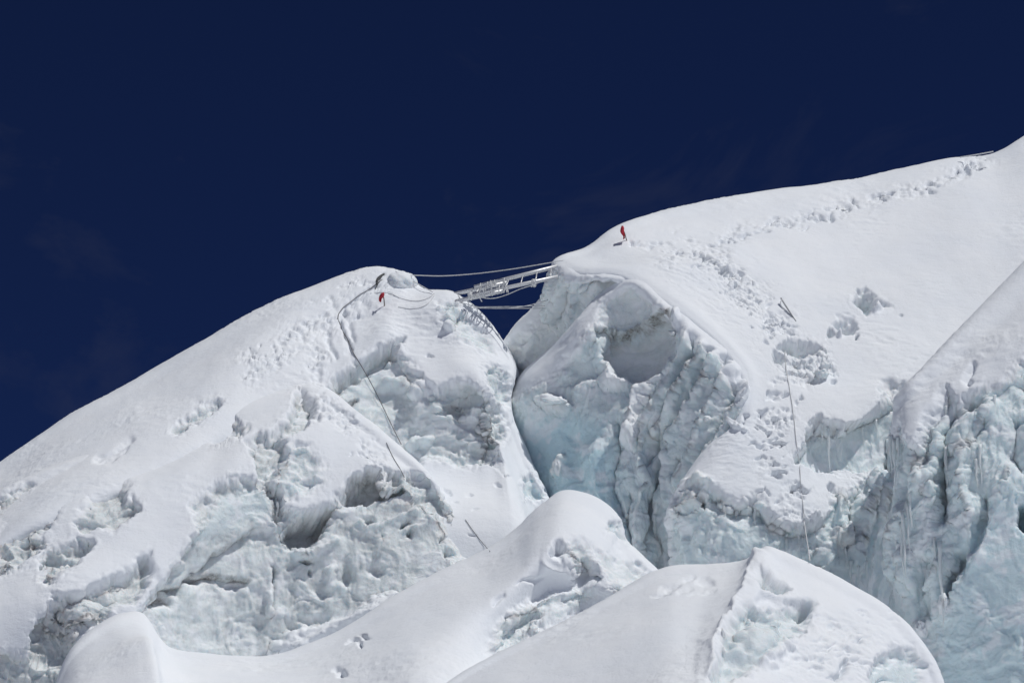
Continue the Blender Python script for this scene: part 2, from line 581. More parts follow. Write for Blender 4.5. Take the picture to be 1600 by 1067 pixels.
# ------------------------------------------------------------------ left dome with the upper ice face
crest = [(-250, 850, 95), (-100, 775, 96.2), (0, 722, 97), (120, 641, 98.5), (240, 576, 100), (360, 509, 101.3), (480, 447, 102.3), (545, 424, 102.8),
         (590, 417, 103), (632, 428, 102.6), (664, 454, 101.8), (705, 458, 101.2), (746, 484, 100.7), (782, 526, 100.2), (808, 572, 99.7), (797, 622, 98.6),
         (826, 712, 97.6), (853, 768, 96.8), (885, 900, 96)]
inner = [(-250, 875, 93.2), (-100, 797, 94.4), (0, 742, 95.4), (122, 660, 96.8), (243, 594, 98.3), (363, 526, 99.6), (478, 466, 100.8), (540, 444, 101.4),
         (588, 436, 101.6), (622, 447, 101.2), (648, 466, 100.6), (688, 474, 99.9), (728, 502, 99.4), (766, 546, 98.9), (790, 575, 98.4), (785, 624, 97.7),
         (812, 714, 96.9), (838, 770, 96.2), (865, 900, 95.4)]
mid = [(-250, 930, 90.5), (-100, 850, 91.5), (0, 780, 92.8), (115, 705, 94), (235, 640, 95.5), (350, 570, 97), (455, 520, 98.6), (520, 510, 99.2),
       (570, 500, 99.5), (610, 492, 99.6), (640, 510, 99.2), (680, 530, 98.6), (715, 550, 98), (745, 568, 97.7), (768, 585, 97.5), (776, 630, 97.2),
       (800, 714, 96.5), (826, 772, 95.9), (852, 900, 95.2)]
itop = [(-250, 985, 88.3), (-100, 900, 89), (0, 820, 90), (110, 750, 91.2), (230, 690, 92.8), (340, 630, 94.6), (440, 590, 96.3), (512, 598, 96.5),
        (560, 562, 97.4), (608, 534, 98.1), (645, 585, 97.2), (690, 605, 96.8), (730, 598, 96.8), (752, 600, 96.7), (768, 615, 96.7), (774, 650, 96.6),
        (793, 716, 96), (818, 774, 95.4), (842, 900, 94.8)]
ibot = [(-250, 1040, 86.5), (-100, 960, 87), (0, 870, 88.2), (110, 815, 89), (230, 765, 90.5), (340, 710, 92.5), (440, 690, 94.5), (510, 700, 95.2),
        (565, 705, 95.6), (620, 712, 95.8), (660, 720, 95.8), (695, 720, 95.8), (732, 722, 95.7), (755, 722, 95.6), (770, 722, 95.6), (782, 722, 95.5),
        (795, 740, 95.1), (816, 785, 94.4), (838, 900, 93.9)]
ledge = [(-250, 1090, 85.5), (-100, 1010, 86), (0, 930, 87), (110, 880, 87.6), (230, 835, 89), (340, 790, 90.8), (440, 780, 92), (520, 790, 92.4),
         (590, 800, 92.6), (640, 805, 92.6), (680, 805, 92.5), (705, 808, 92.4), (735, 810, 92.4), (760, 812, 92.4), (778, 814, 92.4), (792, 816, 92.4),
         (806, 822, 92.4), (822, 840, 92.3), (838, 920, 92)]
# the dome's lower left goes on hidden behind the nearer serac
ibot = [(x, y, d + 0.7 * max(0, min(1, (520 - x) / 90))) for x, y, d in ibot]
ledge = [(x, y, d + 8.0 * max(0, min(1, (640 - x) / 110))) for x, y, d in ledge]
below = off(ledge, 0, 110, -1.0)
A = Mass('snow_hill', [off(crest, 30, 330, 22), off(crest, 6, 40, 6), off(crest, 1, 3, 1.5), crest, inner, mid, itop, ibot, ledge, below], crest=3, seed=11)
A.region([(508, 604), (520, 592), (549, 570), (575, 553), (593, 540), (612, 529), (631, 550), (655, 584), (645, 594), (672, 606), (700, 605), (716, 594),
          (737, 600), (759, 612), (778, 637), (793, 664), (792, 682), (759, 723), (731, 723), (694, 717), (669, 719), (620, 735), (560, 720), (500, 650)],
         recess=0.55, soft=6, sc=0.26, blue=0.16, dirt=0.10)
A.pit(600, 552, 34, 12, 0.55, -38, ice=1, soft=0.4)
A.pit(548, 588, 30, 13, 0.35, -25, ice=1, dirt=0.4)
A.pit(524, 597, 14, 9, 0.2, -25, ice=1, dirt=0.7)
A.pit(616, 545, 14, 7, 0.2, -50, ice=1, dirt=0.35)
A.pit(640, 606, 16, 10, -0.35)
A.pit(612, 590, 20, 11, -0.4, -30)
A.pit(700, 640, 30, 12, 0.3)
A.pit(720, 625, 26, 10, 0.3, -20)
A.pit(655, 690, 18, 10, -0.35)
A.pit(757, 690, 26, 20, 0.3, 20)
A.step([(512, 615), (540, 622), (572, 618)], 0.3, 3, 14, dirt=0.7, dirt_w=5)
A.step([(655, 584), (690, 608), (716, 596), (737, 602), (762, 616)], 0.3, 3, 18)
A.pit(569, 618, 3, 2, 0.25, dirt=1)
A.region([(757, 577), (770, 567), (786, 574), (795, 592), (794, 628), (786, 640), (772, 620), (758, 598)], recess=0.3, soft=4, sc=0.15, blue=0.2)
A.region([(688, 478), (706, 468), (735, 494), (768, 530), (775, 548), (752, 546), (712, 528), (690, 508)], recess=0.18, soft=7, sc=0.22, blue=0.15)
A.pit(700, 512, 9, 7, -0.3)
A.pit(715, 500, 13, 6, 0.3, -50)
A.pit(672, 555, 7, 3, 0.2, 10, dirt=0.3)
A.region([(816, 745), (830, 738), (845, 755), (856, 772), (842, 780), (822, 775)], recess=0.3, soft=4, sc=0.06, blue=0.4)
A.step([(756, 722), (765, 712), (780, 704)], 0.35, 3, 12, ice=0.6)
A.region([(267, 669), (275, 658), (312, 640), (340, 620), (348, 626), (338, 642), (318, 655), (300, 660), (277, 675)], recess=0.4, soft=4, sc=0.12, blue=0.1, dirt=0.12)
A.trail([(603, 432), (565, 450), (530, 480), (500, 505), (462, 532), (425, 556), (398, 575)], 34, 230, 5, size=(1.6, 4.6), depth=(0.04, 0.13))
A.trail([(470, 520), (500, 560), (490, 580)], 26, 50, 6, depth=(0.06, 0.14))
A.line([(598, 436), (560, 462), (541, 477), (529, 498), (540, 530), (552, 560)], 3, 0.16)
A.line([(560, 480), (545, 500), (550, 540)], 4, 0.12)
A.line([(507, 510), (520, 545), (530, 565)], 4, 0.14)
A.line([(140, 722), (175, 706), (212, 684)], 4, 0.12)
A.line([(150, 726), (180, 712), (205, 698)], 3, 0.10)
for x, y in ((712, 780), (735, 770), (745, 795), (700, 765), (780, 760), (790, 745), (740, 835)):
    A.pit(x, y, 7, 2, 0.1)
A.build(GLACIER)
tag(A.ob, kind='structure')

# ------------------------------------------------------------------ lower left serac
crest = [(-250, 905, 91), (-100, 825, 91.8), (0, 765, 92.6), (100, 722, 93.2), (200, 695, 94.0), (290, 668, 94.9), (345, 634, 96.8), (398, 592, 98.2), (450, 585, 97.8), (510, 604, 96.4),
         (560, 642, 95.1), (618, 690, 94.2), (671, 740, 93.5), (703, 790, 92.9), (746, 856, 92.2), (800, 940, 91.2)]
near = [(-250, 925, 90.6), (-100, 848, 91.4), (0, 788, 91.5), (95, 748, 92.0), (195, 724, 92.5), (283, 698, 93.2), (340, 664, 94.1), (390, 622, 95.5), (445, 612, 95.5), (503, 627, 94.8),
        (550, 662, 94), (606, 706, 93.3), (660, 750, 92.8), (694, 797, 92.3), (738, 860, 91.8), (790, 945, 90.8)]
m1 = [(-250, 965, 88.3), (-100, 895, 88.8), (0, 832, 89.1), (80, 795, 89.5), (180, 775, 89.8), (270, 750, 90.5), (330, 722, 91.4), (380, 690, 92.1), (438, 665, 92.9), (498, 672, 93),
      (542, 700, 92.7), (597, 725, 92.4), (650, 757, 92.1), (686, 803, 91.8), (732, 862, 91.5), (785, 950, 90.4)]
m2 = [(-250, 1020, 86.5), (-100, 950, 87), (0, 890, 87.6), (60, 862, 88), (160, 848, 88.1), (250, 848, 88.3), (322, 805, 89.3), (398, 762, 90.5), (440, 768, 90.7), (500, 782, 91),
      (545, 755, 91.6), (600, 738, 92), (648, 762, 91.8), (684, 812, 91.6), (728, 864, 91.3), (780, 955, 90.1)]
m3 = [(-250, 1080, 85), (-100, 1010, 85.5), (0, 950, 86), (50, 930, 86.1), (130, 920, 86.2), (225, 935, 86.9), (292, 895, 88.4), (382, 855, 89.6), (432, 862, 89.9), (490, 872, 90.1),
      (545, 855, 90.4), (600, 835, 90.8), (645, 842, 91), (684, 852, 91), (724, 874, 90.9), (772, 970, 89.7)]
m4 = [(-250, 1200, 84), (-100, 1150, 84.4), (0, 1080, 85), (60, 1060, 85.2), (130, 1030, 85.7), (218, 1005, 86.5), (292, 1025, 87.6), (372, 1032, 88.5), (432, 1028, 88.9), (500, 988, 89.3),
      (560, 958, 89.6), (610, 938, 89.9), (650, 922, 90.1), (690, 905, 90.2), (724, 894, 90.2), (764, 990, 89.2)]
B = Mass('serac', [off(crest, 20, 150, 9), off(crest, 5, 22, 3.2), off(crest, 1, 2, 1.0), crest, near, m1, m2, m3, m4, off(m4, 0, 90, -1.2)], crest=3, seed=29)
B.region([(300, 792), (340, 748), (400, 740), (436, 752), (442, 790), (480, 795), (535, 766), (560, 738), (600, 726), (640, 737), (674, 748), (708, 792), (738, 832), (756, 862),
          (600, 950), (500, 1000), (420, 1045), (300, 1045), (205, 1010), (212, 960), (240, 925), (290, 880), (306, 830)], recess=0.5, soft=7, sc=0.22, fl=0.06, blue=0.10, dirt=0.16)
B.region([(300, 856), (345, 842), (430, 812), (448, 870), (470, 1000), (400, 1040), (300, 1040), (212, 1000), (240, 930)], recess=0.0, soft=22, sc=0.10, fl=0.10, blue=0.10, dirt=0.12)
B.region([(410, 1035), (440, 1000), (472, 976), (540, 966), (584, 934), (618, 924), (640, 940), (560, 990), (480, 1030)], recess=-0.7, soft=8, ice=0.0, sc=0.0, bare=0.0)
B.region([(312, 690), (326, 662), (345, 645), (360, 640), (367, 655), (386, 668), (372, 681), (330, 691)], recess=0.4, soft=5, sc=0.12, blue=0.1)
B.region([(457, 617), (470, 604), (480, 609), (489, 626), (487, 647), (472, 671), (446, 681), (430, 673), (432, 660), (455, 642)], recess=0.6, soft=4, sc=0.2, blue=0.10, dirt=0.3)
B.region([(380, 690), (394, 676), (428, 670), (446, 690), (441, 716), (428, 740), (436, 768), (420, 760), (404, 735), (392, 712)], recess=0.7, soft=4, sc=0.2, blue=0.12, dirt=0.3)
B.region([(440, 690), (480, 690), (505, 712), (512, 745), (480, 775), (445, 780), (425, 755), (430, 720)], recess=0.15, soft=10, sc=0.34, blue=0.15)
B.line([(470, 600), (480, 620), (495, 650)], 6, 0.25, dirt=0.3)
B.pit(500, 645, 8, 5, 0.2, -40)
B.pit(470, 692, 17, 5, 0.3, -10)
B.pit(433, 668, 6, 6, 0.3, dirt=0.3)
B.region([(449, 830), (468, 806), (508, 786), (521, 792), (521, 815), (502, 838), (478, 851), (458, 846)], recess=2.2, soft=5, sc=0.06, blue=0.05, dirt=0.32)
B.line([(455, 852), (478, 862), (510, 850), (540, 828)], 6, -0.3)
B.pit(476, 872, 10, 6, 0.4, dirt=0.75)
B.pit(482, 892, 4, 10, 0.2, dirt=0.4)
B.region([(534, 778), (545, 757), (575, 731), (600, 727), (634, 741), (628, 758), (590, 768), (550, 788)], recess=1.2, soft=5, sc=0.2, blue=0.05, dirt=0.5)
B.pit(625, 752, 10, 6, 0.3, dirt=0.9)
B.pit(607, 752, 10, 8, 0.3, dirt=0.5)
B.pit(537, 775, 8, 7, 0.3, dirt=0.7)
B.pit(575, 810, 11, 9, 0.45)
B.step([(555, 805), (575, 822), (610, 805), (660, 790)], -0.3, 3, 12, taper=0.1)
B.pit(660, 780, 22, 10, 0.4, -20, dirt=0.12)
B.pit(635, 815, 12, 5, 0.4, -40, dirt=0.4)
B.step([(630, 825), (660, 808), (690, 792)], -0.3, 3, 12)
B.pit(645, 828, 8, 9, 0.4)
B.pit(600, 835, 8, 6, 0.25, dirt=0.35)
B.pit(705, 855, 9, 7, 0.35, dirt=0.35)
B.pit(700, 835, 10, 5, 0.3, -40)
B.pit(545, 890, 14, 30, 0.35)
B.pit(515, 900, 10, 26, -0.3)
B.pit(585, 885, 14, 22, 0.3)
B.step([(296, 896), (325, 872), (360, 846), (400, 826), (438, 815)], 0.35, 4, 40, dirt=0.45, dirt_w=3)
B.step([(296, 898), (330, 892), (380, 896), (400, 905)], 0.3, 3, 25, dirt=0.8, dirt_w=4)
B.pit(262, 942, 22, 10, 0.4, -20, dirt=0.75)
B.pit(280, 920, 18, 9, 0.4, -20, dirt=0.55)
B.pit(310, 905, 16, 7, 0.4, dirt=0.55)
B.pit(372, 910, 16, 7, 0.2, dirt=0.2)
B.pit(432, 895, 5, 22, 0.4)
B.pit(424, 935, 6, 20, -0.3)
B.line([(432, 755), (437, 790), (436, 815)], 3, 0.3, dirt=0.2)
B.region([(330, 790), (350, 760), (395, 752), (425, 765), (428, 800), (380, 825), (320, 850), (300, 845)], recess=0.0, soft=12, sc=0.12, blue=0.25)
# slanting hollows on the far left flank
for pl, rc in (([(-20, 800), (0, 780), (42, 756), (46, 764), (22, 790), (0, 803)], 0.3),
               ([(38, 786), (58, 768), (76, 770), (70, 785), (46, 796)], 0.3),
               ([(74, 776), (92, 758), (96, 762), (80, 780)], 0.2),
               ([(114, 818), (132, 793), (150, 770), (176, 754), (200, 760), (194, 782), (206, 774), (219, 790), (212, 802), (180, 822), (150, 820), (130, 825)], 0.5),
               ([(-30, 905), (-30, 850), (40, 806), (76, 792), (92, 800), (60, 838), (78, 850), (40, 885), (0, 897)], 0.35),
               ([(58, 908), (64, 882), (82, 855), (110, 840), (142, 838), (146, 846), (124, 872), (100, 897), (72, 918)], 0.45),
               ([(72, 962), (84, 932), (116, 926), (150, 914), (200, 886), (236, 864), (232, 910), (212, 936), (182, 946), (162, 978), (130, 984), (108, 986), (84, 972)], 0.55),
               ([(-40, 1090), (-30, 1010), (36, 1022), (58, 972), (80, 945), (110, 984), (128, 988), (118, 1090)], 0.45)):
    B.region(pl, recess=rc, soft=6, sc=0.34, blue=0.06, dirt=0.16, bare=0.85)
B.step([(72, 944), (118, 925), (200, 885), (238, 862)], 0.3, 5, 34, taper=0.1)
B.pit(50, 850, 7, 4, 0.2, dirt=0.4)
B.pit(5, 872, 9, 10, 0.3, dirt=0.5)
B.pit(103, 880, 6, 4, 0.2, dirt=0.3)
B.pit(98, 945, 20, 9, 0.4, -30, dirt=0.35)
B.trail([(500, 615), (530, 650), (560, 690), (590, 715)], 26, 60, 8, size=(2.5, 6), depth=(0.03, 0.09))
B.build(GLACIER)
tag(B.ob, 'broad serac below the dome with a scalloped ice face full of hollows', 'serac', 'seracs')

# ------------------------------------------------------------------ far fin seen through the gap
crest = [(700, 640, 106.5), (760, 570, 104.6), (788, 530, 103.8), (808, 503, 103.4), (828, 486, 103.1), (850, 462, 102.9), (885, 432, 103), (930, 410, 103.4)]
C = Mass('ice_fin', [off(crest, 10, 90, 8), off(crest, 1, 3, 1.2), crest, off(crest, 10, 14, -0.5), off(crest, 25, 50, -1.3), off(crest, 35, 120, -2.4), off(crest, 40, 240, -4)], crest=2, seed=41)
C.region([(700, 680), (795, 540), (830, 505), (860, 480), (960, 440), (960, 900), (700, 900)], recess=0.1, soft=10, sc=0.22, blue=0.05)
C.build(GLACIER, dust=(0.35, 0.6))
tag(C.ob, 'shaded fin of ice behind the gap under the ladder', 'serac', 'seracs')

# ------------------------------------------------------------------ bulging ice block that carries the ladder's upper end
D = Mass('serac', [
    [(884, 420, 103.8), (876, 402, 102.2), (892, 404, 101.5), (920, 402, 101.2), (965, 410, 100.5), (1015, 425, 99.9), (1060, 460, 99.4)],
    [(870, 428, 103.0), (857, 418, 101.4), (877, 420, 100.1), (908, 430, 99.3), (955, 434, 98.6), (1005, 446, 98.3), (1060, 490, 98.6)],
    [(868, 450, 102.9), (850, 446, 101.4), (868, 450, 100.1), (902, 455, 99.5), (946, 459, 99.0), (1000, 471, 98.8), (1060, 510, 98.9)],
    [(870, 480, 103.0), (850, 474, 101.6), (868, 477, 100.5), (902, 482, 100.0), (946, 487, 99.6), (1000, 498, 99.4), (1060, 530, 99.1)],
    [(880, 520, 103.2), (858, 512, 102.0), (876, 516, 101.0), (908, 522, 100.5), (950, 527, 100.2), (1000, 538, 100), (1060, 560, 99.6)],
    [(900, 570, 103.6), (872, 560, 102.6), (890, 566, 101.7), (920, 575, 101.2), (958, 580, 100.9), (1010, 590, 100.6), (1060, 600, 100.2)],
    [(920, 650, 103.6), (895, 640, 102.8), (912, 645, 101.9), (938, 650, 101.5), (968, 655, 101.3), (1020, 660, 101), (1060, 670, 100.6)]], crest=0, seed=53)
D.region([(820, 424), (868, 424), (888, 434), (915, 438), (960, 442), (1005, 452), (1080, 500), (1080, 720), (820, 720)], recess=0.1, soft=8, sc=0.14, fl=0.14, blue=0.16)
D.line([(897, 462), (893, 480), (889, 500)], 3, -0.3)
D.pit(875, 480, 14, 34, 0.35, 10)
D.pit(908, 452, 5, 5, -0.3)
D.pit(925, 445, 14, 9, 0.4)
D.pit(950, 452, 16, 12, 0.4)
D.pit(992, 455, 22, 14, 0.45)
D.build(GLACIER)
tag(D.ob, 'bulging pale ice block under the upper end of the ladder', 'serac', 'seracs')

# ------------------------------------------------------------------ rib, cave and blue cleft
crest = [(765, 655, 102), (800, 604, 100.9), (818, 583, 100.2), (868, 537, 99.3), (904, 498, 98.7), (938, 458, 99.4), (1000, 424, 99.9), (1068, 470, 98.4), (1110, 505, 97.6), (1150, 538, 96.8), (1188, 590, 95.8)]
lip_row = [(768, 663, 101), (802, 612, 99.9), (822, 591, 99.3), (873, 545, 98.7), (909, 506, 98.2), (942, 466, 98.5), (985, 441, 98.2), (1046, 482, 96.85), (1088, 514, 96.1), (1131, 549, 95.4), (1161, 600, 94.4)]
E_ROWS = [off(crest, 14, 90, 5), off(crest, 3, 8, 1.2), crest, lip_row,
    [(770, 672, 100.6), (805, 622, 99.5), (826, 600, 98.9), (878, 554, 98.3), (914, 516, 97.8), (945, 482, 98.3), (990, 475, 98.4), (1042, 510, 96.4), (1080, 537, 95.75), (1123, 573, 95.05), (1152, 622, 94.2)],
    [(780, 700, 100), (812, 655, 98.95), (836, 636, 98.4), (884, 600, 98.1), (922, 566, 97.6), (952, 540, 97.9), (995, 540, 97.6), (1042, 560, 96.3), (1078, 575, 95.6), (1118, 600, 94.9), (1148, 640, 94.1)],
    [(792, 740, 99.4), (824, 705, 98.4), (850, 690, 97.9), (892, 660, 97.5), (928, 635, 97.1), (958, 615, 97.1), (995, 615, 96.8), (1035, 625, 95.9), (1068, 635, 95.3), (1104, 655, 94.5), (1134, 680, 93.8)],
    [(812, 800, 98.8), (842, 775, 97.8), (866, 760, 97.1), (904, 735, 96.6), (935, 720, 96.2), (964, 708, 96.1), (998, 705, 95.9), (1032, 705, 95.5), (1058, 710, 94.9), (1086, 725, 94.2), (1112, 745, 93.5)],
    [(848, 880, 98.4), (878, 858, 97.2), (898, 845, 96.4), (930, 832, 95.6), (955, 825, 95.1), (980, 820, 94.9), (1005, 815, 94.8), (1026, 812, 95.2), (1046, 816, 94.7), (1068, 832, 94.2), (1092, 850, 93.7)],
    [(870, 980, 98), (900, 960, 96.4), (920, 950, 95.4), (950, 940, 94.6), (972, 935, 94.1), (995, 930, 94), (1015, 930, 94), (1035, 930, 94.7), (1055, 935, 94.3), (1078, 945, 93.9), (1100, 960, 93.4)]]
E = Mass('serac', [row + [(row[-1][0] + 50, row[-1][1] + 30, row[-1][2] + 0.6)] for row in E_ROWS], crest=2, seed=67)
E.region([(740, 680), (800, 625), (832, 612), (882, 572), (916, 532), (940, 488), (972, 462), (1010, 468), (1042, 500), (1082, 530), (1122, 564), (1146, 612), (1150, 640), (1240, 660), (1200, 1000), (840, 1000)], recess=0.0, soft=8, sc=0.06, fl=0.10, blue=0.32)
E.region([(795, 660), (850, 650), (900, 640), (960, 660), (975, 740), (970, 800), (960, 880), (840, 1000), (780, 760)], recess=0.15, soft=30, sc=0.05, fl=0.06, blue=0.85)
E.region([(934, 470), (985, 455), (1036, 485), (1046, 500), (1020, 500), (985, 513), (950, 516), (935, 505)], recess=0.1, soft=6, sc=0.18, blue=0.1)
E.region([(945, 560), (950, 522), (985, 518), (1020, 500), (1046, 486), (1051, 510), (1046, 550), (1036, 582), (1006, 613), (992, 600), (968, 588)], recess=1.2, soft=5, sc=0.06, blue=0.08)
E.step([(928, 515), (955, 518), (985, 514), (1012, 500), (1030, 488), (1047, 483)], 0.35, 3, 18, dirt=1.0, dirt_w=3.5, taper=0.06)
E.region([(936, 568), (950, 562), (962, 580), (985, 598), (975, 612), (950, 606), (938, 595)], recess=-0.5, soft=5, sc=0.1, blue=0.0, ice=0.2)
E.region([(880, 560), (930, 540), (940, 580), (925, 600), (895, 600)], recess=0.35, soft=8, sc=0.06, blue=0.3)
E.region([(846, 628), (865, 619), (880, 627), (896, 638), (885, 650), (860, 645)], recess=-0.55, soft=3, sc=0.05, blue=0.1)
E.region([(864, 738), (874, 714), (880, 718), (872, 742), (862, 750)], recess=-0.5, soft=3, sc=0.05, blue=0.1)
E.region([(975, 685), (985, 648), (1000, 612), (1025, 585), (1034, 590), (1020, 625), (1005, 660), (990, 700)], recess=-0.7, soft=6, sc=0.08, blue=0.05, ice=0.35)
# slanting flutes below the snow lip
rr = random.Random(21)
nf = 11
for i in range(nf):
    s = (i + rr.uniform(-0.25, 0.25)) / (nf - 1)
    x0, y0 = 1056 + 112 * s, 480 + 108 * s
    x1, y1 = 972 + 112 * s, 690 + 70 * s + rr.uniform(-40, 40)
    am = -rr.uniform(0.35, 0.6) if i % 2 == 0 else rr.uniform(0.3, 0.6)
    ex = rr.uniform(1.1, 1.5)
    pts = [(x0 + (x1 - x0) * t ** ex + rr.uniform(-1.2, 1.2), y0 + (y1 - y0) * t) for t in (0, 0.22, 0.45, 0.7, 1.0)]
    E.line(pts, rr.uniform(5.0, 8.5), am, taper=0.12)
for pts, wd, am in (([(1020, 660), (1030, 720), (1022, 790), (1010, 870)], 6, 0.35), ([(1050, 690), (1046, 740), (1045, 790)], 5, -0.3), ([(965, 640), (968, 700), (962, 790), (990, 860)], 5, 0.35),
                    ([(1000, 700), (1005, 760), (992, 850)], 8, -0.35), ([(930, 680), (935, 760), (950, 840)], 12, -0.2), ([(890, 660), (900, 740), (925, 820)], 14, 0.2), ([(1034, 760), (1030, 820), (1022, 880)], 5, -0.3),
                    ([(985, 760), (978, 820), (990, 880)], 5, 0.3)):
    E.line(pts, wd, am)
E.pit(1049, 702, 5, 7, 0.5, dirt=0.35)
E.pit(1035, 730, 10, 10, 0.3)
E.pit(1082, 560, 10, 14, 0.5, 30, dirt=0.25)
E.pit(1140, 555, 14, 9, 0.4, -20)
E.pit(1065, 590, 9, 16, 0.4, 25)
E.pit(1040, 870, 6, 10, 0.3, dirt=0.2)
E.build(GLACIER)
tag(E.ob, 'blue ice wall with a cave and slanting flutes in the central cleft', 'serac', 'seracs')

# ------------------------------------------------------------------ big right-hand slope, its benches and the lower ice wall
Fr = [
    [(862, 420, 101.5), (862, 410, 101.4), (873, 400, 101.5), (915, 385, 102.2), (960, 356, 103.3), (1040, 327, 105.2), (1120, 310, 106.6), (1220, 296, 108), (1330, 282, 109.3), (1400, 263, 110), (1480, 246, 110.5), (1550, 240, 111), (1600, 212, 111.5), (1750, 150, 113)],
    [(868, 429, 100.9), (869, 417, 100.5), (882, 408, 100.6), (922, 395, 101.2), (970, 370, 102), (1048, 343, 103.8), (1128, 327, 105.2), (1228, 313, 106.6), (1336, 299, 107.8), (1406, 281, 108.4), (1486, 266, 109), (1556, 258, 109.5), (1610, 234, 110), (1756, 175, 111.5)],
    [(896, 438, 99.8), (900, 428, 99.5), (908, 418, 99.6), (942, 408, 100.1), (992, 392, 100.8), (1065, 372, 102.3), (1145, 357, 103.6), (1244, 345, 104.9), (1344, 331, 106), (1414, 316, 106.6), (1494, 301, 107.1), (1564, 291, 107.6), (1625, 270, 108.1), (1764, 215, 109.6)],
    [(965, 444, 98.9), (968, 433, 98.6), (975, 424, 98.7), (1005, 415, 99.1), (1052, 408, 99.6), (1112, 402, 100.7), (1182, 397, 101.7), (1267, 392, 102.7), (1352, 382, 103.6), (1422, 372, 104.1), (1502, 357, 104.6), (1572, 347, 105), (1635, 332, 105.4), (1772, 285, 106.8)],
    [(1038, 492, 97.4), (1045, 480, 97.1), (1055, 473, 97.2), (1077, 468, 97.7), (1112, 463, 98.3), (1162, 459, 99), (1216, 456, 99.6), (1282, 452, 100.3), (1362, 446, 100.9), (1432, 438, 101.3), (1502, 428, 101.7), (1572, 418, 102), (1645, 402, 102.5), (1782, 362, 104)],
    [(1118, 560, 95.9), (1130, 548, 95.6), (1140, 541, 95.7), (1156, 538, 96.1), (1181, 535, 96.5), (1216, 533, 96.9), (1256, 530, 97.4), (1312, 526, 97.9), (1377, 521, 98.3), (1442, 514, 98.7), (1512, 507, 99), (1582, 500, 99.3), (1652, 485, 99.8), (1790, 450, 101)],
    [(1146, 607, 94.9), (1160, 598, 94.6), (1172, 592, 94.7), (1190, 590, 95), (1216, 590, 95.2), (1246, 590, 95.5), (1282, 590, 95.8), (1327, 590, 96), (1387, 583, 96.3), (1447, 578, 96.6), (1517, 570, 96.8), (1587, 562, 97), (1657, 550, 97.4), (1795, 520, 98.5)],
    [(1138, 662, 94), (1152, 655, 93.7), (1165, 652, 93.6), (1187, 652, 93.7), (1217, 654, 93.8), (1250, 654, 93.9), (1284, 650, 94.1), (1327, 652, 94.2), (1374, 630, 94.8), (1432, 618, 95.2), (1512, 615, 95.5), (1590, 610, 95.6), (1662, 600, 96), (1800, 580, 97)],
    [(1086, 720, 93.2), (1100, 712, 92.9), (1120, 710, 92.7), (1150, 711, 92.6), (1196, 713, 92.7), (1242, 712, 92.9), (1282, 722, 93.3), (1322, 730, 93.6), (1372, 712, 94.1), (1432, 700, 94.5), (1512, 700, 94.8), (1592, 700, 95), (1665, 690, 95.3), (1800, 680, 96)],
    [(1042, 797, 92.7), (1054, 777, 92.2), (1080, 764, 91.9), (1120, 768, 91.7), (1180, 783, 91.5), (1236, 798, 91.5), (1284, 798, 91.7), (1330, 765, 92.5), (1374, 748, 93.1), (1432, 745, 93.5), (1512, 745, 94), (1592, 745, 94.2), (1665, 740, 94.6), (1800, 740, 95.5)],
    [(1040, 842, 92.6), (1054, 828, 91.9), (1080, 822, 91.4), (1120, 826, 91.1), (1180, 838, 90.9), (1236, 850, 90.9), (1284, 856, 91.1), (1330, 838, 91.8), (1374, 845, 92.3), (1432, 850, 92.8), (1512, 850, 93.4), (1592, 850, 93.8), (1665, 850, 94.2), (1800, 850, 95)],
    [(1036, 960, 92.3), (1050, 950, 91.5), (1078, 945, 90.9), (1120, 948, 90.5), (1180, 955, 90.3), (1236, 965, 90.3), (1284, 970, 90.5), (1330, 970, 91.2), (1374, 975, 91.7), (1432, 980, 92.2), (1512, 980, 92.8), (1592, 980, 93.2), (1665, 980, 93.6), (1800, 980, 94.5)]]
Fm = Mass('snow_hill', [off(Fr[0], 25, 320, 24), off(Fr[0], 6, 36, 6), off(Fr[0], 1, 3, 1.5)] + Fr, crest=3, seed=83)
T1 = [(980, 378), (1040, 395), (1095, 400), (1150, 366), (1220, 346), (1300, 332), (1350, 312), (1420, 296), (1470, 284), (1510, 258), (1545, 247)]
Fm.trail(T1[:4], 14, 60, 2, depth=(0.08, 0.2))
Fm.trail(T1[3:], 15, 120, 3, size=(3, 7), depth=(0.1, 0.26), flat=0.5)
Fm.trail([(1060, 395), (1110, 412), (1150, 440), (1185, 475), (1215, 510), (1225, 545)], 40, 120, 14, size=(1.5, 4.5), depth=(0.04, 0.11))
Fm.trail([(1095, 400), (1130, 425), (1165, 455), (1195, 490), (1225, 520), (1228, 560)], 26, 170, 4, depth=(0.08, 0.18))
Fm.region([(1331, 472), (1339, 459), (1352, 456), (1370, 468), (1387, 478), (1370, 482), (1352, 490), (1338, 483)], recess=0.9, soft=6, sc=0.05, blue=0.15)
Fm.pit(1368, 484, 10, 5, -0.3)
Fm.pit(1406, 495, 5, 3, 0.35)
Fm.pit(1320, 511, 18, 13, 0.65, 10, ice=0.8, soft=0.8)
Fm.pit(1297, 521, 6, 10, 0.5, ice=0.5)
Fm.pit(1340, 526, 4, 6, 0.5, ice=0.5)
Fm.pit(1310, 525, 6, 7, -0.25)
Fm.region([(1221, 541), (1232, 533), (1274, 535), (1280, 540), (1270, 552), (1255, 556), (1238, 550)], recess=0.9, soft=6, sc=0.05, blue=0.15)
Fm.pit(1218, 556, 11, 9, 0.5, 20, ice=0.6)
Fm.region([(1228, 556), (1262, 562), (1280, 540), (1296, 545), (1308, 582), (1290, 596), (1262, 600), (1240, 585)], recess=0.12, soft=8, ice=0.25, sc=0.12, rough=0.8)
Fm.pit(1284, 582, 11, 10, -0.4, ice=0.7)
Fm.pit(1275, 596, 12, 6, 0.35)
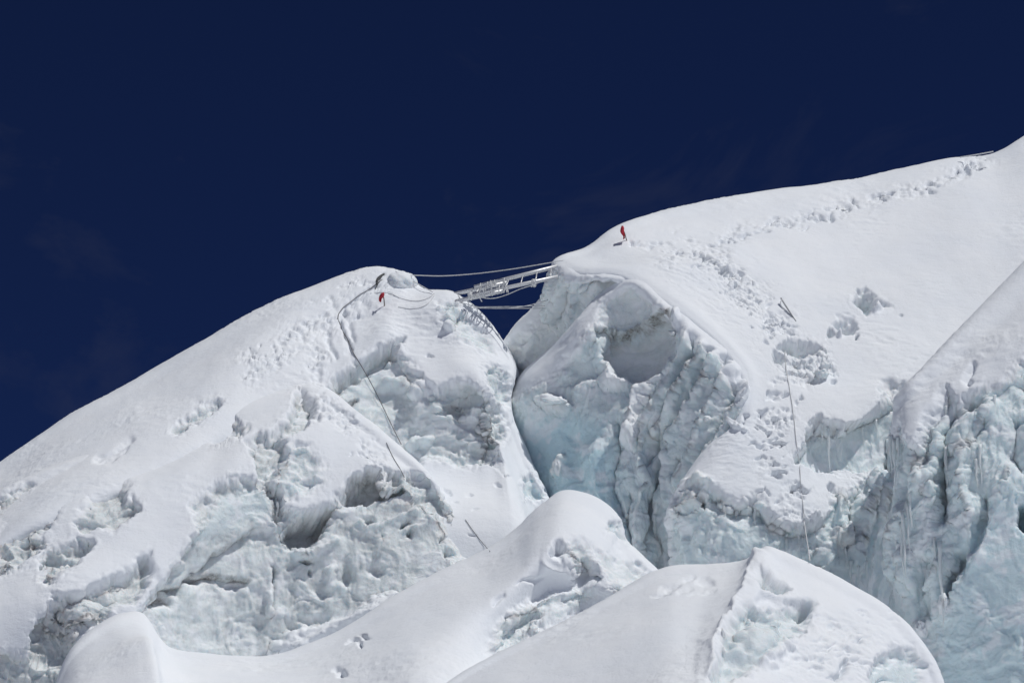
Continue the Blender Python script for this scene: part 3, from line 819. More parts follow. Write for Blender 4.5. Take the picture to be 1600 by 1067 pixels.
Fm.pit(1238, 580, 13, 4, 0.35, 15, ice=0.4)
Fm.pit(1302, 598, 6, 4, 0.2)
for x, y, rx, ry, dp in ((1208, 614, 9, 6, .3), (1229, 613, 8, 5, .3), (1255, 616, 7, 4, .25), (1191, 641, 8, 5, .5), (1212, 649, 10, 3, .4), (1224, 652, 7, 3, .4), (1165, 655, 7, 9, .5),
                         (1203, 676, 7, 5, .4), (1218, 692, 13, 4, .4), (1188, 668, 9, 4, .3), (1186, 714, 9, 4, .3), (1219, 722, 6, 5, .5), (1218, 742, 12, 5, .5), (1238, 768, 8, 6, .5),
                         (1260, 770, 10, 6, .45), (1245, 757, 7, 5, .4), (1302, 758, 7, 7, .5), (1175, 690, 6, 4, .3), (1162, 668, 6, 5, -.3), (1150, 665, 7, 6, -.4), (1195, 770, 8, 5, .3)):
    rr = random.Random(x * 13 + y)
    for q in range(4):
        s_ = rr.uniform(0.35, 0.8)
        Fm.pit(x + rr.uniform(-0.8, 0.8) * rx, y + rr.uniform(-0.8, 0.8) * ry, rx * s_, ry * s_ * 0.8, dp * rr.uniform(0.3, 0.7), ang=rr.uniform(-40, 40), soft=0.9)
Fm.trail([(1235, 600), (1215, 640), (1200, 680), (1210, 730), (1240, 770), (1255, 805)], 32, 80, 7, size=(2.5, 6.5), depth=(0.05, 0.14))
Fm.region([(1264, 668), (1276, 651), (1300, 657), (1330, 667), (1350, 655), (1368, 640), (1384, 612), (1400, 598), (1420, 600), (1420, 715), (1385, 722), (1335, 735), (1290, 732), (1250, 722), (1246, 710), (1266, 690)],
          recess=1.1, soft=5, sc=0.08, fl=0.12, blue=0.3)
for x, y, r in ((1282, 652, 9), (1313, 660, 11), (1332, 664, 6), (1385, 602, 14)):
    Fm.pit(x, y, r, r * 0.8, 0.35, ice=0.6, dirt=0.3 if x < 1380 else 0)
Fm.region([(1042, 806), (1058, 772), (1086, 742), (1106, 760), (1122, 764), (1150, 778), (1184, 772), (1202, 792), (1236, 818), (1262, 820), (1296, 803), (1302, 760), (1322, 764), (1340, 742), (1398, 700), (1420, 990), (1020, 990)],
          recess=0.5, soft=6, sc=0.10, fl=0.16, blue=0.34)
Fm.region([(1052, 795), (1068, 760), (1088, 742), (1110, 752), (1106, 775), (1088, 796), (1064, 802)], recess=-0.5, soft=6, sc=0.2, blue=0.05, dirt=0.1)
Fm.pit(1098, 785, 8, 10, 0.5, dirt=0.6)
Fm.step([(1108, 768), (1130, 772), (1150, 782), (1180, 775), (1200, 796), (1240, 824), (1290, 812)], 0.35, 4, 22, taper=0.05)
for x, y in ((1128, 778), (1165, 783), (1140, 790), (1185, 786), (1215, 812), (1225, 822), (1260, 815), (1275, 806)):
    Fm.pit(x, y, 9, 6, -0.25)
Fm.line([(1312, 762), (1315, 800), (1325, 850)], 6, -0.35, ice=0.5)
Fm.region([(1300, 835), (1330, 815), (1345, 830), (1335, 850), (1310, 848)], recess=-0.1, soft=6, sc=0.3, blue=0.05, dirt=0.25)
Fm.line([(1372, 705), (1375, 740), (1355, 790), (1345, 850), (1345, 900)], 8, -0.45)
Fm.line([(1395, 740), (1380, 790), (1365, 850), (1362, 920)], 6, -0.35)
Fm.line([(1350, 745), (1340, 780), (1335, 830)], 6, 0.35)
Fm.region([(1155, 872), (1180, 845), (1290, 850), (1300, 890), (1240, 900)], recess=0.5, soft=14, sc=0.05, fl=0.1, blue=0.4)
Fm.build(GLACIER)
tag(Fm.ob, kind='structure')

# ------------------------------------------------------------------ right-hand ice wall
G = Mass('serac', [
    [(1470, 780, 100), (1440, 700, 96), (1460, 665, 95.5), (1500, 620, 95.8), (1550, 570, 96.8), (1600, 520, 97.8), (1650, 470, 98.8), (1750, 360, 100.8)],
    [(1425, 646, 92.5), (1399, 624, 90.4), (1416, 603, 90.2), (1452, 566, 90.7), (1502, 516, 91.7), (1552, 466, 92.7), (1602, 414, 93.7), (1702, 304, 95.7)],
    [(1420, 642, 92), (1397, 621, 89.8), (1414, 600, 89.5), (1450, 562, 90), (1500, 512, 91), (1550, 462, 92), (1600, 410, 93), (1700, 300, 95)],
    [(1415, 660, 91.5), (1393, 650, 89), (1412, 634, 88.4), (1455, 600, 88.6), (1508, 555, 89.3), (1560, 510, 90), (1610, 462, 90.8), (1710, 360, 92.6)],
    [(1410, 700, 91.3), (1389, 692, 88.6), (1406, 682, 87.6), (1452, 656, 87.3), (1502, 620, 87.6), (1560, 588, 87.9), (1620, 548, 88.3), (1720, 450, 89.8)],
    [(1406, 740, 91.1), (1387, 732, 88.5), (1404, 724, 87.3), (1448, 705, 86.8), (1500, 678, 86.8), (1560, 650, 86.9), (1620, 615, 87.1), (1720, 540, 88.4)],
    [(1404, 800, 91), (1385, 792, 88.3), (1402, 788, 87.1), (1446, 775, 86.4), (1500, 755, 86.2), (1560, 730, 86.1), (1620, 705, 86.2), (1720, 650, 87.3)],
    [(1400, 890, 91), (1382, 882, 88.2), (1400, 880, 86.9), (1446, 876, 86), (1500, 868, 85.5), (1560, 850, 85.2), (1620, 830, 85.1), (1720, 800, 86)],
    [(1400, 1000, 90.5), (1380, 990, 88), (1400, 990, 86.6), (1450, 1000, 85.5), (1510, 1000, 84.7), (1570, 990, 84.1), (1630, 980, 83.8), (1730, 970, 84.6)],
    [(1400, 1200, 90), (1380, 1190, 87.6), (1400, 1190, 86), (1450, 1190, 84.8), (1510, 1190, 83.8), (1570, 1185, 83), (1630, 1180, 82.6), (1730, 1170, 83.2)]], crest=2, seed=97)
G.region([(1370, 720), (1388, 680), (1400, 660), (1418, 690), (1432, 694), (1445, 660), (1478, 600), (1500, 622), (1520, 606), (1562, 594), (1605, 555), (1750, 420), (1750, 1250), (1350, 1250)],
         recess=0.45, soft=6, sc=0.12, fl=0.15, blue=0.38)
G.region([(1480, 830), (1530, 800), (1700, 700), (1750, 1250), (1440, 1250), (1450, 1020), (1500, 930)], recess=0.1, soft=26, sc=0.08, fl=0.03, blue=0.6)
for pts, wd, am in (([(1480, 600), (1455, 650), (1440, 700), (1425, 740)], 8, 0.45), ([(1500, 610), (1482, 660), (1474, 730), (1470, 810)], 8, 0.8), ([(1478, 690), (1474, 760), (1468, 830)], 10, 0.7),
                    ([(1440, 740), (1415, 775), (1395, 830), (1392, 920)], 9, -0.5), ([(1420, 745), (1450, 742), (1460, 770)], 7, -0.4),
                    ([(1560, 610), (1530, 650), (1505, 700), (1500, 760), (1512, 830), (1510, 900)], 9, -0.6), ([(1540, 640), (1516, 680), (1490, 720)], 7, 0.4),
                    ([(1590, 700), (1560, 780), (1530, 860), (1500, 920), (1460, 980)], 12, -0.5), ([(1555, 760), (1520, 840), (1480, 910), (1470, 960)], 8, 0.55),
                    ([(1440, 860), (1430, 920), (1440, 980)], 10, 0.5), ([(1500, 860), (1478, 900), (1475, 950)], 7, 0.7), ([(1420, 960), (1450, 900), (1470, 860)], 7, -0.25),
                    ([(1590, 640), (1585, 700), (1600, 740)], 9, 0.5), ([(1420, 690), (1408, 740), (1404, 800)], 5, 0.5), ([(1410, 860), (1404, 930)], 5, -0.3)):
    G.line(pts, wd * 1.25, am * 0.85)
G.pit(1518, 622, 14, 9, 0.6, -15, ice=0.9, dirt=0.35)
G.pit(1455, 745, 12, 10, 0.3, dirt=0.2)
G.pit(1440, 765, 6, 10, 0.3, dirt=0.3)
G.pit(1598, 800, 13, 22, 1.0, -15, ice=1, soft=0.5)
G.pit(1600, 590, 14, 14, 0.5, -30, ice=1)
G.region([(1585, 770), (1612, 770), (1612, 830), (1590, 830)], recess=0.0, soft=10, sc=0.0, blue=0.95)
G.step([(1500, 612), (1518, 610), (1540, 620)], 0.35, 3, 14)
G.line([(1520, 560), (1510, 590), (1522, 600)], 5, 0.2)
G.build(GLACIER)
tag(G.ob, 'tall ice wall hung with icicles at the right edge, snow on top', 'serac', 'seracs')

# ------------------------------------------------------------------ foreground drift that runs up to the middle hump
crest = [(-160, 1230, 80), (60, 1120, 81.4), (117, 1006, 83.2), (150, 980, 84.0), (188, 960, 84.8), (222, 956, 85.4), (248, 992, 85.2), (262, 1008, 84.9), (320, 1019, 85), (425, 1022, 85.4), (490, 1003, 85.9), (560, 966, 86.5), (620, 927, 87.1),
         (690, 891, 87.8), (760, 858, 88.4), (805, 826, 88.8), (848, 786, 89.2), (880, 765, 89.5), (918, 769, 89.5), (950, 786, 89.2), (971, 811, 88.8), (979, 840, 88.4), (1006, 870, 88), (1040, 902, 87.5), (1085, 965, 87)]
r2 = [(-160, 1245, 79), (62, 1130, 80.4), (122, 1020, 82.0), (158, 996, 82.8), (196, 980, 83.4), (228, 980, 83.9), (254, 1012, 84), (268, 1022, 83.8), (324, 1034, 83.8), (428, 1036, 84.2), (494, 1018, 84.7), (564, 982, 85.2), (624, 944, 85.8),
      (694, 908, 86.4), (764, 876, 86.9), (806, 846, 87.3), (846, 808, 87.6), (876, 790, 87.8), (908, 792, 87.8), (936, 808, 87.6), (955, 830, 87.3), (965, 855, 87.1), (990, 882, 86.8), (1024, 912, 86.4), (1070, 972, 86)]
r3 = [(-160, 1290, 76.5), (66, 1170, 78), (130, 1060, 79.4), (176, 1030, 80), (214, 1010, 80.4), (236, 1005, 80.7), (252, 1035, 81), (280, 1056, 81), (335, 1068, 80.9), (436, 1070, 81.2), (502, 1056, 81.7), (572, 1024, 82.2), (634, 990, 82.6),
      (702, 958, 83.2), (770, 925, 83.9), (808, 895, 84.5), (842, 862, 85), (868, 846, 85.2), (894, 848, 85.3), (918, 862, 85.3), (936, 880, 85.2), (950, 898, 85.1), (975, 918, 84.9), (1008, 940, 84.7), (1050, 1000, 84.4)]
r4 = [(-160, 1350, 74), (70, 1240, 75), (138, 1140, 76.2), (186, 1115, 76.6), (226, 1100, 76.8), (250, 1095, 77), (268, 1115, 77.2), (298, 1135, 77.2), (352, 1145, 77.2), (450, 1145, 77.4), (514, 1130, 77.8), (584, 1105, 78.2), (648, 1075, 78.6),
      (712, 1045, 79.3), (774, 1010, 80.2), (808, 980, 81.2), (838, 948, 82), (860, 930, 82.4), (884, 930, 82.6), (906, 940, 82.7), (924, 952, 82.7), (940, 965, 82.7), (964, 980, 82.6), (996, 1000, 82.5), (1035, 1050, 82.3)]
r4 = [(x, y, d + (2.6 * max(0, min(1, (x - 690) / 60)))) for x, y, d in r4]
H = Mass('snow_ridge', [off(crest, 5, 170, 6), off(crest, 2, 26, 2.6), off(crest, 0, 2, 0.7), crest, r2, r3, r4, off(r4, 0, 110, -3)], crest=3, seed=113)
H.pit(874, 858, 13, 15, 0.7, 10, soft=0.5)
H.pit(879, 866, 3, 4, 0.3, dirt=0.5)
H.region([(888, 850), (905, 838), (922, 850), (935, 880), (940, 905), (930, 912), (908, 905), (895, 900), (890, 880)], recess=0.35, soft=7, sc=0.22, blue=0.12)
H.region([(905, 880), (920, 865), (934, 880), (940, 905), (932, 912), (912, 908)], recess=0.5, soft=4, sc=0.05, blue=0.25)
H.region([(935, 860), (960, 865), (985, 880), (1010, 895), (1020, 910), (985, 925), (972, 935), (955, 915), (945, 895)], recess=0.15, soft=8, sc=0.2, blue=0.12, ice=0.8)
H.region([(950, 920), (970, 915), (975, 935), (960, 932)], recess=0.3, soft=4, sc=0.05, blue=0.25)
H.region([(955, 815), (970, 812), (978, 835), (985, 850), (968, 840), (952, 825)], recess=0.3, soft=5, sc=0.05, blue=0.35)
H.pit(905, 908, 12, 7, 0.5, 0, dirt=0.1)
H.region([(763, 1020), (774, 986), (798, 956), (828, 940), (868, 930), (905, 916), (925, 913), (930, 930), (884, 965), (832, 998), (792, 1024)], recess=-0.35, soft=7, sc=0.10, blue=0.14, rough=0.35)
H.region([(772, 1018), (784, 988), (815, 965), (838, 958), (846, 972), (830, 992), (796, 1018)], recess=0.45, soft=5, sc=0.04, blue=0.22)
H.step([(768, 1000), (790, 965), (830, 948), (880, 940), (925, 918)], 0.2, 4, 14, taper=0.1)
H.line([(925, 905), (940, 918), (955, 925)], 8, -0.25)
H.pit(553, 1004, 9, 4, 0.25, -35, soft=1)
H.pit(572, 996, 10, 4, 0.25, 15, soft=1)
H.pit(565, 1006, 4, 6, 0.2, 30, soft=1)
H.pit(533, 1050, 10, 7, 0.35, 0, soft=1)
H.pit(835, 905, 30, 4, 0.1, -20)
H.line([(770, 945), (780, 935), (790, 928)], 4, 0.12)
H.trail([(880, 850), (905, 870), (900, 895)], 20, 40, 9, size=(2, 5), depth=(0.04, 0.1))
H.line([(840, 885), (880, 890), (905, 900)], 10, -0.2)
H.build(GLACIER)
tag(H.ob, 'smooth snow ridge rising from lower left to a rounded hump at centre', 'snow ridge')

# ------------------------------------------------------------------ nearest hump, lower right
crest = [(560, 1160, 77.5), (680, 1080, 79), (768, 1024, 80.2), (850, 988, 81), (925, 946, 81.8), (985, 908, 82.5), (1042, 881, 83), (1110, 878, 83), (1172, 871, 82.8), (1194, 853, 82.6), (1224, 861, 82.6), (1270, 882, 82.4), (1330, 914, 82.1),
         (1382, 944, 81.8), (1416, 970, 81.5), (1446, 1006, 81.2), (1476, 1068, 80.7), (1500, 1180, 80)]
r2 = [(560, 1172, 76.8), (680, 1094, 78.2), (770, 1038, 79.3), (852, 1002, 80), (928, 962, 80.7), (990, 926, 81.3), (1045, 901, 81.7), (1108, 899, 81.7), (1162, 893, 81.4), (1192, 880, 81.1), (1222, 884, 81.4), (1262, 902, 81.3), (1318, 933, 81),
      (1368, 962, 80.8), (1400, 986, 80.6), (1430, 1020, 80.4), (1458, 1078, 80), (1480, 1185, 79.4)]
r3 = [(562, 1210, 75), (684, 1136, 76), (776, 1082, 77), (858, 1046, 77.6), (935, 1006, 78.2), (998, 972, 78.7), (1046, 950, 79), (1096, 948, 79), (1134, 944, 78.7), (1168, 945, 78.3), (1212, 948, 78.8), (1248, 965, 78.9), (1290, 985, 78.9),
      (1330, 1005, 78.9), (1360, 1024, 78.8), (1388, 1052, 78.7), (1415, 1105, 78.4), (1440, 1200, 77.8)]
r4 = [(564, 1280, 72), (690, 1220, 72.8), (784, 1170, 73.6), (866, 1134, 74.2), (944, 1095, 74.7), (1006, 1064, 75), (1046, 1045, 75.2), (1082, 1040, 75.2), (1106, 1040, 75), (1140, 1045, 75), (1190, 1050, 75.6), (1226, 1060, 75.9), (1262, 1075, 76),
      (1296, 1090, 76.1), (1322, 1105, 76.1), (1348, 1130, 76), (1372, 1170, 75.8), (1395, 1230, 75.3)]
I = Mass('snow_mound', [off(crest, 5, 170, 6), off(crest, 2, 24, 2.4), off(crest, 0, 2, 0.7), crest, r2, r3, r4, off(r4, 0, 110, -6)], crest=3, seed=131)
I.line([(1194, 858), (1172, 905), (1140, 965), (1118, 1010), (1108, 1060)], 12, -0.28, taper=0.05)
I.region([(1182, 905), (1190, 888), (1205, 892), (1222, 908), (1235, 924), (1215, 928), (1190, 918)], recess=0.6, soft=4, sc=0.06, blue=0.22)
I.step([(1180, 925), (1215, 932), (1250, 940), (1275, 942)], 0.2, 4, 16, taper=0.1)
I.region([(1106, 1070), (1120, 1030), (1138, 985), (1150, 955), (1180, 938), (1225, 945), (1262, 940), (1277, 946), (1270, 962), (1245, 990), (1220, 1015), (1180, 1040), (1140, 1062), (1118, 1085)], recess=0.5, soft=7, sc=0.16, blue=0.20, bare=0.7)
I.pit(1190, 1000, 52, 40, -0.55, -20, soft=0.9)
I.pit(1262, 953, 12, 8, 0.5, -20, ice=1)
I.region([(1372, 1030), (1395, 1012), (1425, 1012), (1442, 1040), (1440, 1090), (1345, 1090), (1356, 1055)], recess=0.4, soft=6, sc=0.14, blue=0.3)
I.region([(1230, 1000), (1290, 955), (1380, 970), (1400, 1010), (1340, 1060), (1240, 1075), (1180, 1085)], recess=0.0, soft=30, ice=0.12, sc=0.10, rough=0.12)
I.line([(1330, 1030), (1312, 1050), (1304, 1065)], 5, 0.25)
for i in range(46):
    rr = random.Random(i)
    x, y = rr.uniform(1250, 1400), rr.uniform(955, 1060)
    I.line([(x - 14, y + 3), (x, y - 1), (x + rr.uniform(10, 22), y + rr.uniform(2, 6))], 2.6, rr.uniform(0.04, 0.09), taper=0.3)
for i in range(14):
    rr = random.Random(100 + i)
    x, y = rr.uniform(1030, 1110), rr.uniform(895, 930)
    I.line([(x - 16, y + 5), (x + 14, y - 4)], 3, rr.uniform(0.03, 0.07), taper=0.3)
I.build(GLACIER)
tag(I.ob, 'nearest snow mound with a sharp edge and an icy hollow at its middle', 'snow mound')

# ------------------------------------------------------------------ small things
V = np.concatenate([w_ for w_, f_ in BUILT])
FF, o_ = [], 0
for w_, f_ in BUILT:
    FF.append(f_ + o_)
    o_ += len(w_)
BVH = BVHTree.FromPolygons(V.tolist(), np.concatenate(FF).tolist())
EYE = Vector((0, 0, CAM_Z))


def at(x, y, d):
    return Vector(world(to_units(np.array([[x, y, d]], float)))[0])


def hit(x, y, lift=0.0):
    """the point of the snow seen at that place of the photograph, and its distance"""
    r = (at(x, y, 100) - EYE).normalized()
    p, n, i, d = BVH.ray_cast(EYE, r)
    if p is None:
        p, n = at(x, y, 100), Vector((0, 0, 1))
    if n.dot(r) > 0:
        n = -n
    return p + n * lift


def depth_of(p):
    return (p - EYE).dot(Vector(FWD)) / S


def mat(name, col, rough=0.5, metal=0.0, bump=0.0, scale=60, var=0.15):
    m = bpy.data.materials.new(name)
    m.use_nodes = True
    t = m.node_tree
    b = t.nodes['Principled BSDF']
    b.inputs['Roughness'].default_value = rough
    b.inputs['Metallic'].default_value = metal
    n = t.nodes.new('ShaderNodeTexNoise')
    n.inputs['Scale'].default_value = scale
    n.inputs['Detail'].default_value = 4
    g = t.nodes.new('ShaderNodeNewGeometry')
    t.links.new(g.outputs['Position'], n.inputs['Vector'])
    x = t.nodes.new('ShaderNodeMix')
    x.data_type = 'RGBA'
    x.inputs[6].default_value = tuple(c * (1 - var) for c in col) + (1,)
    x.inputs[7].default_value = tuple(min(1, c * (1 + var)) for c in col) + (1,)
    t.links.new(n.outputs['Fac'], x.inputs[0])
    t.links.new(x.outputs[2], b.inputs['Base Color'])
    if bump:
        bp = t.nodes.new('ShaderNodeBump')
        bp.inputs['Strength'].default_value = bump
        bp.inputs['Distance'].default_value = 0.01
        t.links.new(n.outputs['Fac'], bp.inputs['Height'])
        t.links.new(bp.outputs[0], b.inputs['Normal'])
    return m


M_ALU = mat('aluminium', (0.74, 0.75, 0.76), 0.38, 0.35, 0.1, 30)
M_ROPE = mat('white_rope', (0.66, 0.67, 0.68), 0.85, 0, 0.5, 120)
M_ROPE_D = mat('dark_rope', (0.17, 0.17, 0.18), 0.85, 0, 0.5, 120)
M_RED = mat('red_cloth', (0.50, 0.03, 0.05), 0.8, 0, 0.3, 40)
M_CANE = mat('cane', (0.16, 0.13, 0.11), 0.7)
M_PICKET = mat('picket_alloy', (0.42, 0.43, 0.45), 0.5, 0.6, 0.1, 30)
M_GEAR = mat('dark_webbing', (0.06, 0.065, 0.07), 0.8, 0, 0.4, 90)


def new_mesh(name, vs, fs, m, parent=None, smooth=True):
    me = bpy.data.meshes.new(name)
    me.from_pydata([tuple(v) for v in vs], [], fs)
    if smooth:
        me.polygons.foreach_set('use_smooth', np.ones(len(fs), bool))
    me.materials.append(m)
    me.update()
    o = bpy.data.objects.new(name, me)
    COL.objects.link(o)
    if parent:
        o.parent = parent
        o.matrix_parent_inverse = parent.matrix_world.inverted()
    return o


def empty(name, loc):
    o = bpy.data.objects.new(name, None)
    o.empty_display_size = 0.1
    COL.objects.link(o)
    o.location = loc
    bpy.context.view_layer.update()
    return o


def smooth_pts(pts, n):
    P = np.array([tuple(p) for p in pts], float)
    k = np.r_[0, np.cumsum(np.linalg.norm(np.diff(P, axis=0), axis=1))]
    return [Vector(v) for v in hermite(P, k, np.linspace(0, k[-1], n))]


def tube_data(pts, r, sides=6):
    vs, fs = [], []
    for i, p in enumerate(pts):
        t = (pts[min(i + 1, len(pts) - 1)] - pts[max(i - 1, 0)]).normalized()
        u = t.cross(Vector((0.13, 0.2, 0.97))).normalized()
        v = t.cross(u)
        rr = r[i] if hasattr(r, '__len__') else r
        for s in range(sides):
            a = 2 * math.pi * s / sides
            vs.append(p + (u * math.cos(a) + v * math.sin(a)) * rr)
    for i in range(len(pts) - 1):
        for s in range(sides):
            a, b_ = i * sides + s, i * sides + (s + 1) % sides
            fs.append((a, b_, b_ + sides, a + sides))
    fs.append(tuple(range(sides))[::-1])
    fs.append(tuple((len(pts) - 1) * sides + s for s in range(sides)))
    return vs, fs


def tube(name, pts, r, m, parent=None, sides=6):
    return new_mesh(name, *tube_data(pts, r, sides), m, parent)


def bar(a, b_, w_, h_, up):
    """a rectangular bar from a to b: w across, h along up"""
    t = (b_ - a).normalized()
    u = t.cross(up).normalized() * w_ * 0.5
    v = u.cross(t).normalized() * h_ * 0.5
    vs = [a - u - v, a + u - v, a + u + v, a - u + v, b_ - u - v, b_ + u - v, b_ + u + v, b_ - u + v]
    return vs, [(3, 2, 1, 0), (4, 5, 6, 7), (0, 1, 5, 4), (1, 2, 6, 5), (2, 3, 7, 6), (3, 0, 4, 7)]


def join(parts):
    vs, fs = [], []
    for v, f in parts:
        o = len(vs)
        vs += v
        fs += [tuple(i + o for i in q) for q in f]
    return vs, fs


# -- ladder sections: two rails and rungs, seen from below and beside
def ladder(name, ua, ub, la, lb, label):
    """upper rail from ua to ub, lower rail la to lb (points in the world)"""
    root = empty(name, (ua + la) / 2)
    tube('rail', [ua, ua.lerp(ub, 0.5), ub], 0.042, M_ALU, root, 12)
    tube('rail', [la, la.lerp(lb, 0.5), lb], 0.042, M_ALU, root, 12)
    n = max(3, int((ub - ua).length / 0.3))
    for i in range(n):
        t = (i + 0.5) / n
        tube('rung', [ua.lerp(ub, t), la.lerp(lb, t)], 0.012, M_ALU, root, 8)
    tag(root, label, 'ladder', 'ladders lashed end to end over the crevasse')
    return root


upper = [at(702, 461, 101.0), at(792, 442, 100.55)]
lower = [at(712, 471, 100.3), at(788, 454.5, 99.85)]
ladder('ladder', upper[0], upper[1], lower[0], lower[1], 'silver aluminium ladder, lower section resting on the left dome')
ladder('ladder', at(741, 448.5, 100.75), at(872, 416, 100.6), at(731, 462.5, 100.05), at(872, 432.5, 99.9), 'silver aluminium ladder, upper section ending under the overhanging snow lip')
# lashings round the overlap of the two sections
rnd = random.Random(3)
for i in range(8):
    t = i / 7.0
    x = 748 + 42 * t
    yu, yl = 449.5 - (x - 741) * 0.235, 463.5 - (x - 731) * 0.21
    hi, lo = (yu - 4.5, yu + 6) if i % 3 else (yu - 5, yl + 6)
    if i % 2 and i % 3:
        hi, lo = yl - 5, yl + 6
    d = 99.9
    loop = []
    ph = rnd.uniform(-3, 3)
    for k in range(17):
        a = 2 * math.pi * 1.5 * k / 16
        loop.append(at(x + ph * math.cos(a) + k * 0.22, (hi + lo) / 2 + (lo - hi) / 2 * math.cos(a), d + 0.32 * math.sin(a)))
    o = tube('lashing_cord', smooth_pts(loop, 40), 0.010, M_ROPE)
    tag(o, '%s white cord wound round the ladder joint, counted from the left dome' % ('first second third fourth fifth sixth seventh eighth ninth'.split()[i]), 'cord', 'cords lashing the ladder sections together')
o = tube('lashing_cord', smooth_pts([at(745, 458, 99.7), at(749, 464, 99.6), at(753, 471.5, 99.6)], 8), 0.013, M_ROPE)
tag(o, 'loose white cord end hanging below the ladder joint', 'cord', 'cords lashing the ladder sections together')
for x, lab in ((733, 'white cord knotted at the lower tip of the upper ladder section'), (832, 'white cord knotted round the lower rail near the overhanging lip')):
    y = 463.5 - (x - 731) * 0.21
    loop = [at(x + 2.2 * math.cos(k * 1.3) + k * 0.15, y + 5.5 * math.sin(k * 0.78), 99.7 + 0.2 * math.cos(k * 0.78)) for k in range(25)]
    tag(tube('lashing_cord', smooth_pts(loop, 60), 0.015, M_ROPE), lab, 'cord', 'cords lashing the ladder sections together')

# -- ropes in the air
def rope(pts, r, m, label, group=None, n=60):
    return tag(tube('rope', smooth_pts(pts, n), r, m), label, 'rope', group)

rope([at(603, 432, 101.9), at(640, 430.2, 101.4), at(690, 431.2, 101.2), at(740, 428, 101), at(800, 420.5, 100.6), at(880, 407, 100.3)], 0.010, M_ROPE, 'white hand rope stretched highest above the ladder', 'ropes spanning the gap')
rope([at(618, 424, 101.6), at(652, 443, 101.2), at(676, 456.5, 100.6)], 0.010, M_ROPE, 'short white rope slanting off the cap of the left dome')
rope([at(742, 461, 99.9), at(755, 465.5, 99.8), at(772, 466, 99.7), at(792, 460.5, 99.6), at(812, 452, 99.5), at(836, 444, 99.3), at(850, 438, 99.2)], 0.009, M_ROPE, 'white rope sagging close under the ladder rail', 'ropes spanning the gap')
rope([at(718, 471.5, 100), at(735, 477, 100), at(760, 481, 100), at(795, 481.3, 100), at(820, 478.5, 100.2), at(856, 469, 100.6)], 0.009, M_ROPE, 'slack white rope curving up at both ends below the ladder', 'ropes spanning the gap')
rope([at(722, 481, 100.2), at(780, 481.6, 100.4), at(870, 482, 101.6)], 0.009, M_ROPE, 'lowest white rope running level across the gap', 'ropes spanning the gap')
rope([at(728, 480, 100.3), at(790, 479.2, 100.5), at(870, 477.5, 101.6)], 0.007, M_ROPE, 'thin white rope running level just above the lowest rope', 'ropes spanning the gap')

# -- ropes lying on the snow
def lay(xy, lift, step=7.0):
    P = np.array(xy, float)
    k = np.r_[0, np.cumsum(np.hypot(*np.diff(P, axis=0).T))]
    t = np.linspace(0, k[-1], max(3, int(k[-1] / step)))
    q = hermite(P, k, t)
    return [hit(x, y, lift) for x, y in q]

def hang(p0, p1, n=14, sag=0.05):
    out_ = []
    for i in range(n + 1):
        t = i / n
        out_.append(p0.lerp(p1, t) + Vector((0, 0, -4 * sag * t * (1 - t))))
    return out_

a = lay([(597, 438), (580, 450), (560, 462), (545, 474), (533, 484), (528, 496), (533, 512), (545, 533), (553, 553)], 0.012)
tail = []
for i in range(41):
    t = i / 40
    x, y = 553 + (627 - 553) * t + 5 * math.sin(t * math.pi) * (1 - t), 553 + (694 - 553) * t
    dl = depth_of(a[-1]) + (depth_of(hit(627, 694)) - depth_of(a[-1])) * t
    tail.append(at(x, y, min(dl, depth_of(hit(x, y)) - 0.05)))
tail = [tail[0]] + [(tail[i - 1] + tail[i] + tail[i + 1]) / 3 for i in range(1, 40)] + [tail[40]]
rope(a + tail[1:], 0.009, M_ROPE_D, 'dark fixed rope trailing from the dome anchor down past the upper ice face', n=160)
rope(lay([(604, 692), (614, 715), (628, 738), (632, 746)], 0.008), 0.007, M_ROPE_D, 'thin grey rope lying on the crest of the lower left serac')
rope(lay([(727, 812), (744, 836), (766, 862)], 0.012), 0.006, M_ROPE_D, 'short dark rope dropping beside the snow ledge to the front ridge')
rope(lay([(579, 459), (605, 458), (630, 468), (652, 471), (670, 466), (679, 459)], 0.01), 0.008, M_ROPE, 'pale rope looped over the snow beside the red flag, upper strand', 'loose ropes by the ladder foot')
rope(lay([(622, 480), (640, 483), (660, 480), (672, 472), (679, 462)], 0.01), 0.008, M_ROPE, 'pale rope looped over the snow beside the red flag, lower strand', 'loose ropes by the ladder foot')
a = lay([(1226, 548), (1228, 575), (1233, 605), (1240, 650), (1244, 690), (1249, 730), (1253, 775), (1257, 812)], 0.012)
rope(a + hang(a[-1], hit(1264, 880, 0.05), 8, 0.0)[1:], 0.010, M_ROPE, 'long white fixed rope hanging down the snow bench and lower ice wall', n=100)
rope([at(1500, 246, 109.8), at(1525, 242, 109.6), at(1552, 237, 109.4)], 0.014, M_ROPE, 'short taut rope at the top right end of the footprint trail')
rope(lay([(75, 945), (66, 980), (52, 1030), (36, 1066)], 0.02), 0.008, M_ROPE, 'pale rope hanging in the dark hollow at lower left, longer strand', 'ropes in the lower left hollow')
rope(lay([(70, 985), (62, 1020), (56, 1045)], 0.02), 0.007, M_ROPE, 'pale rope hanging in the dark hollow at lower left, shorter strand', 'ropes in the lower left hollow')

# -- anchor gear on top of the dome
r0 = empty('rope_anchor', hit(594, 436))
pts = lay([(599, 430), (595, 435), (591, 440), (589, 445)], 0.03)
tube('sling', smooth_pts(pts, 16), [0.02 + 0.025 * math.sin(i / 15 * math.pi) for i in range(16)], M_GEAR, r0, 8)
tube('webbing_tail', lay([(593, 440), (589, 447), (586, 453)], 0.015), 0.010, M_GEAR, r0)
tube('webbing_tail', lay([(591, 434), (588, 440)], 0.02), 0.016, M_GEAR, r0)
tag(r0, 'dark webbing anchor knotted to the rope on top of the left dome', 'anchor')

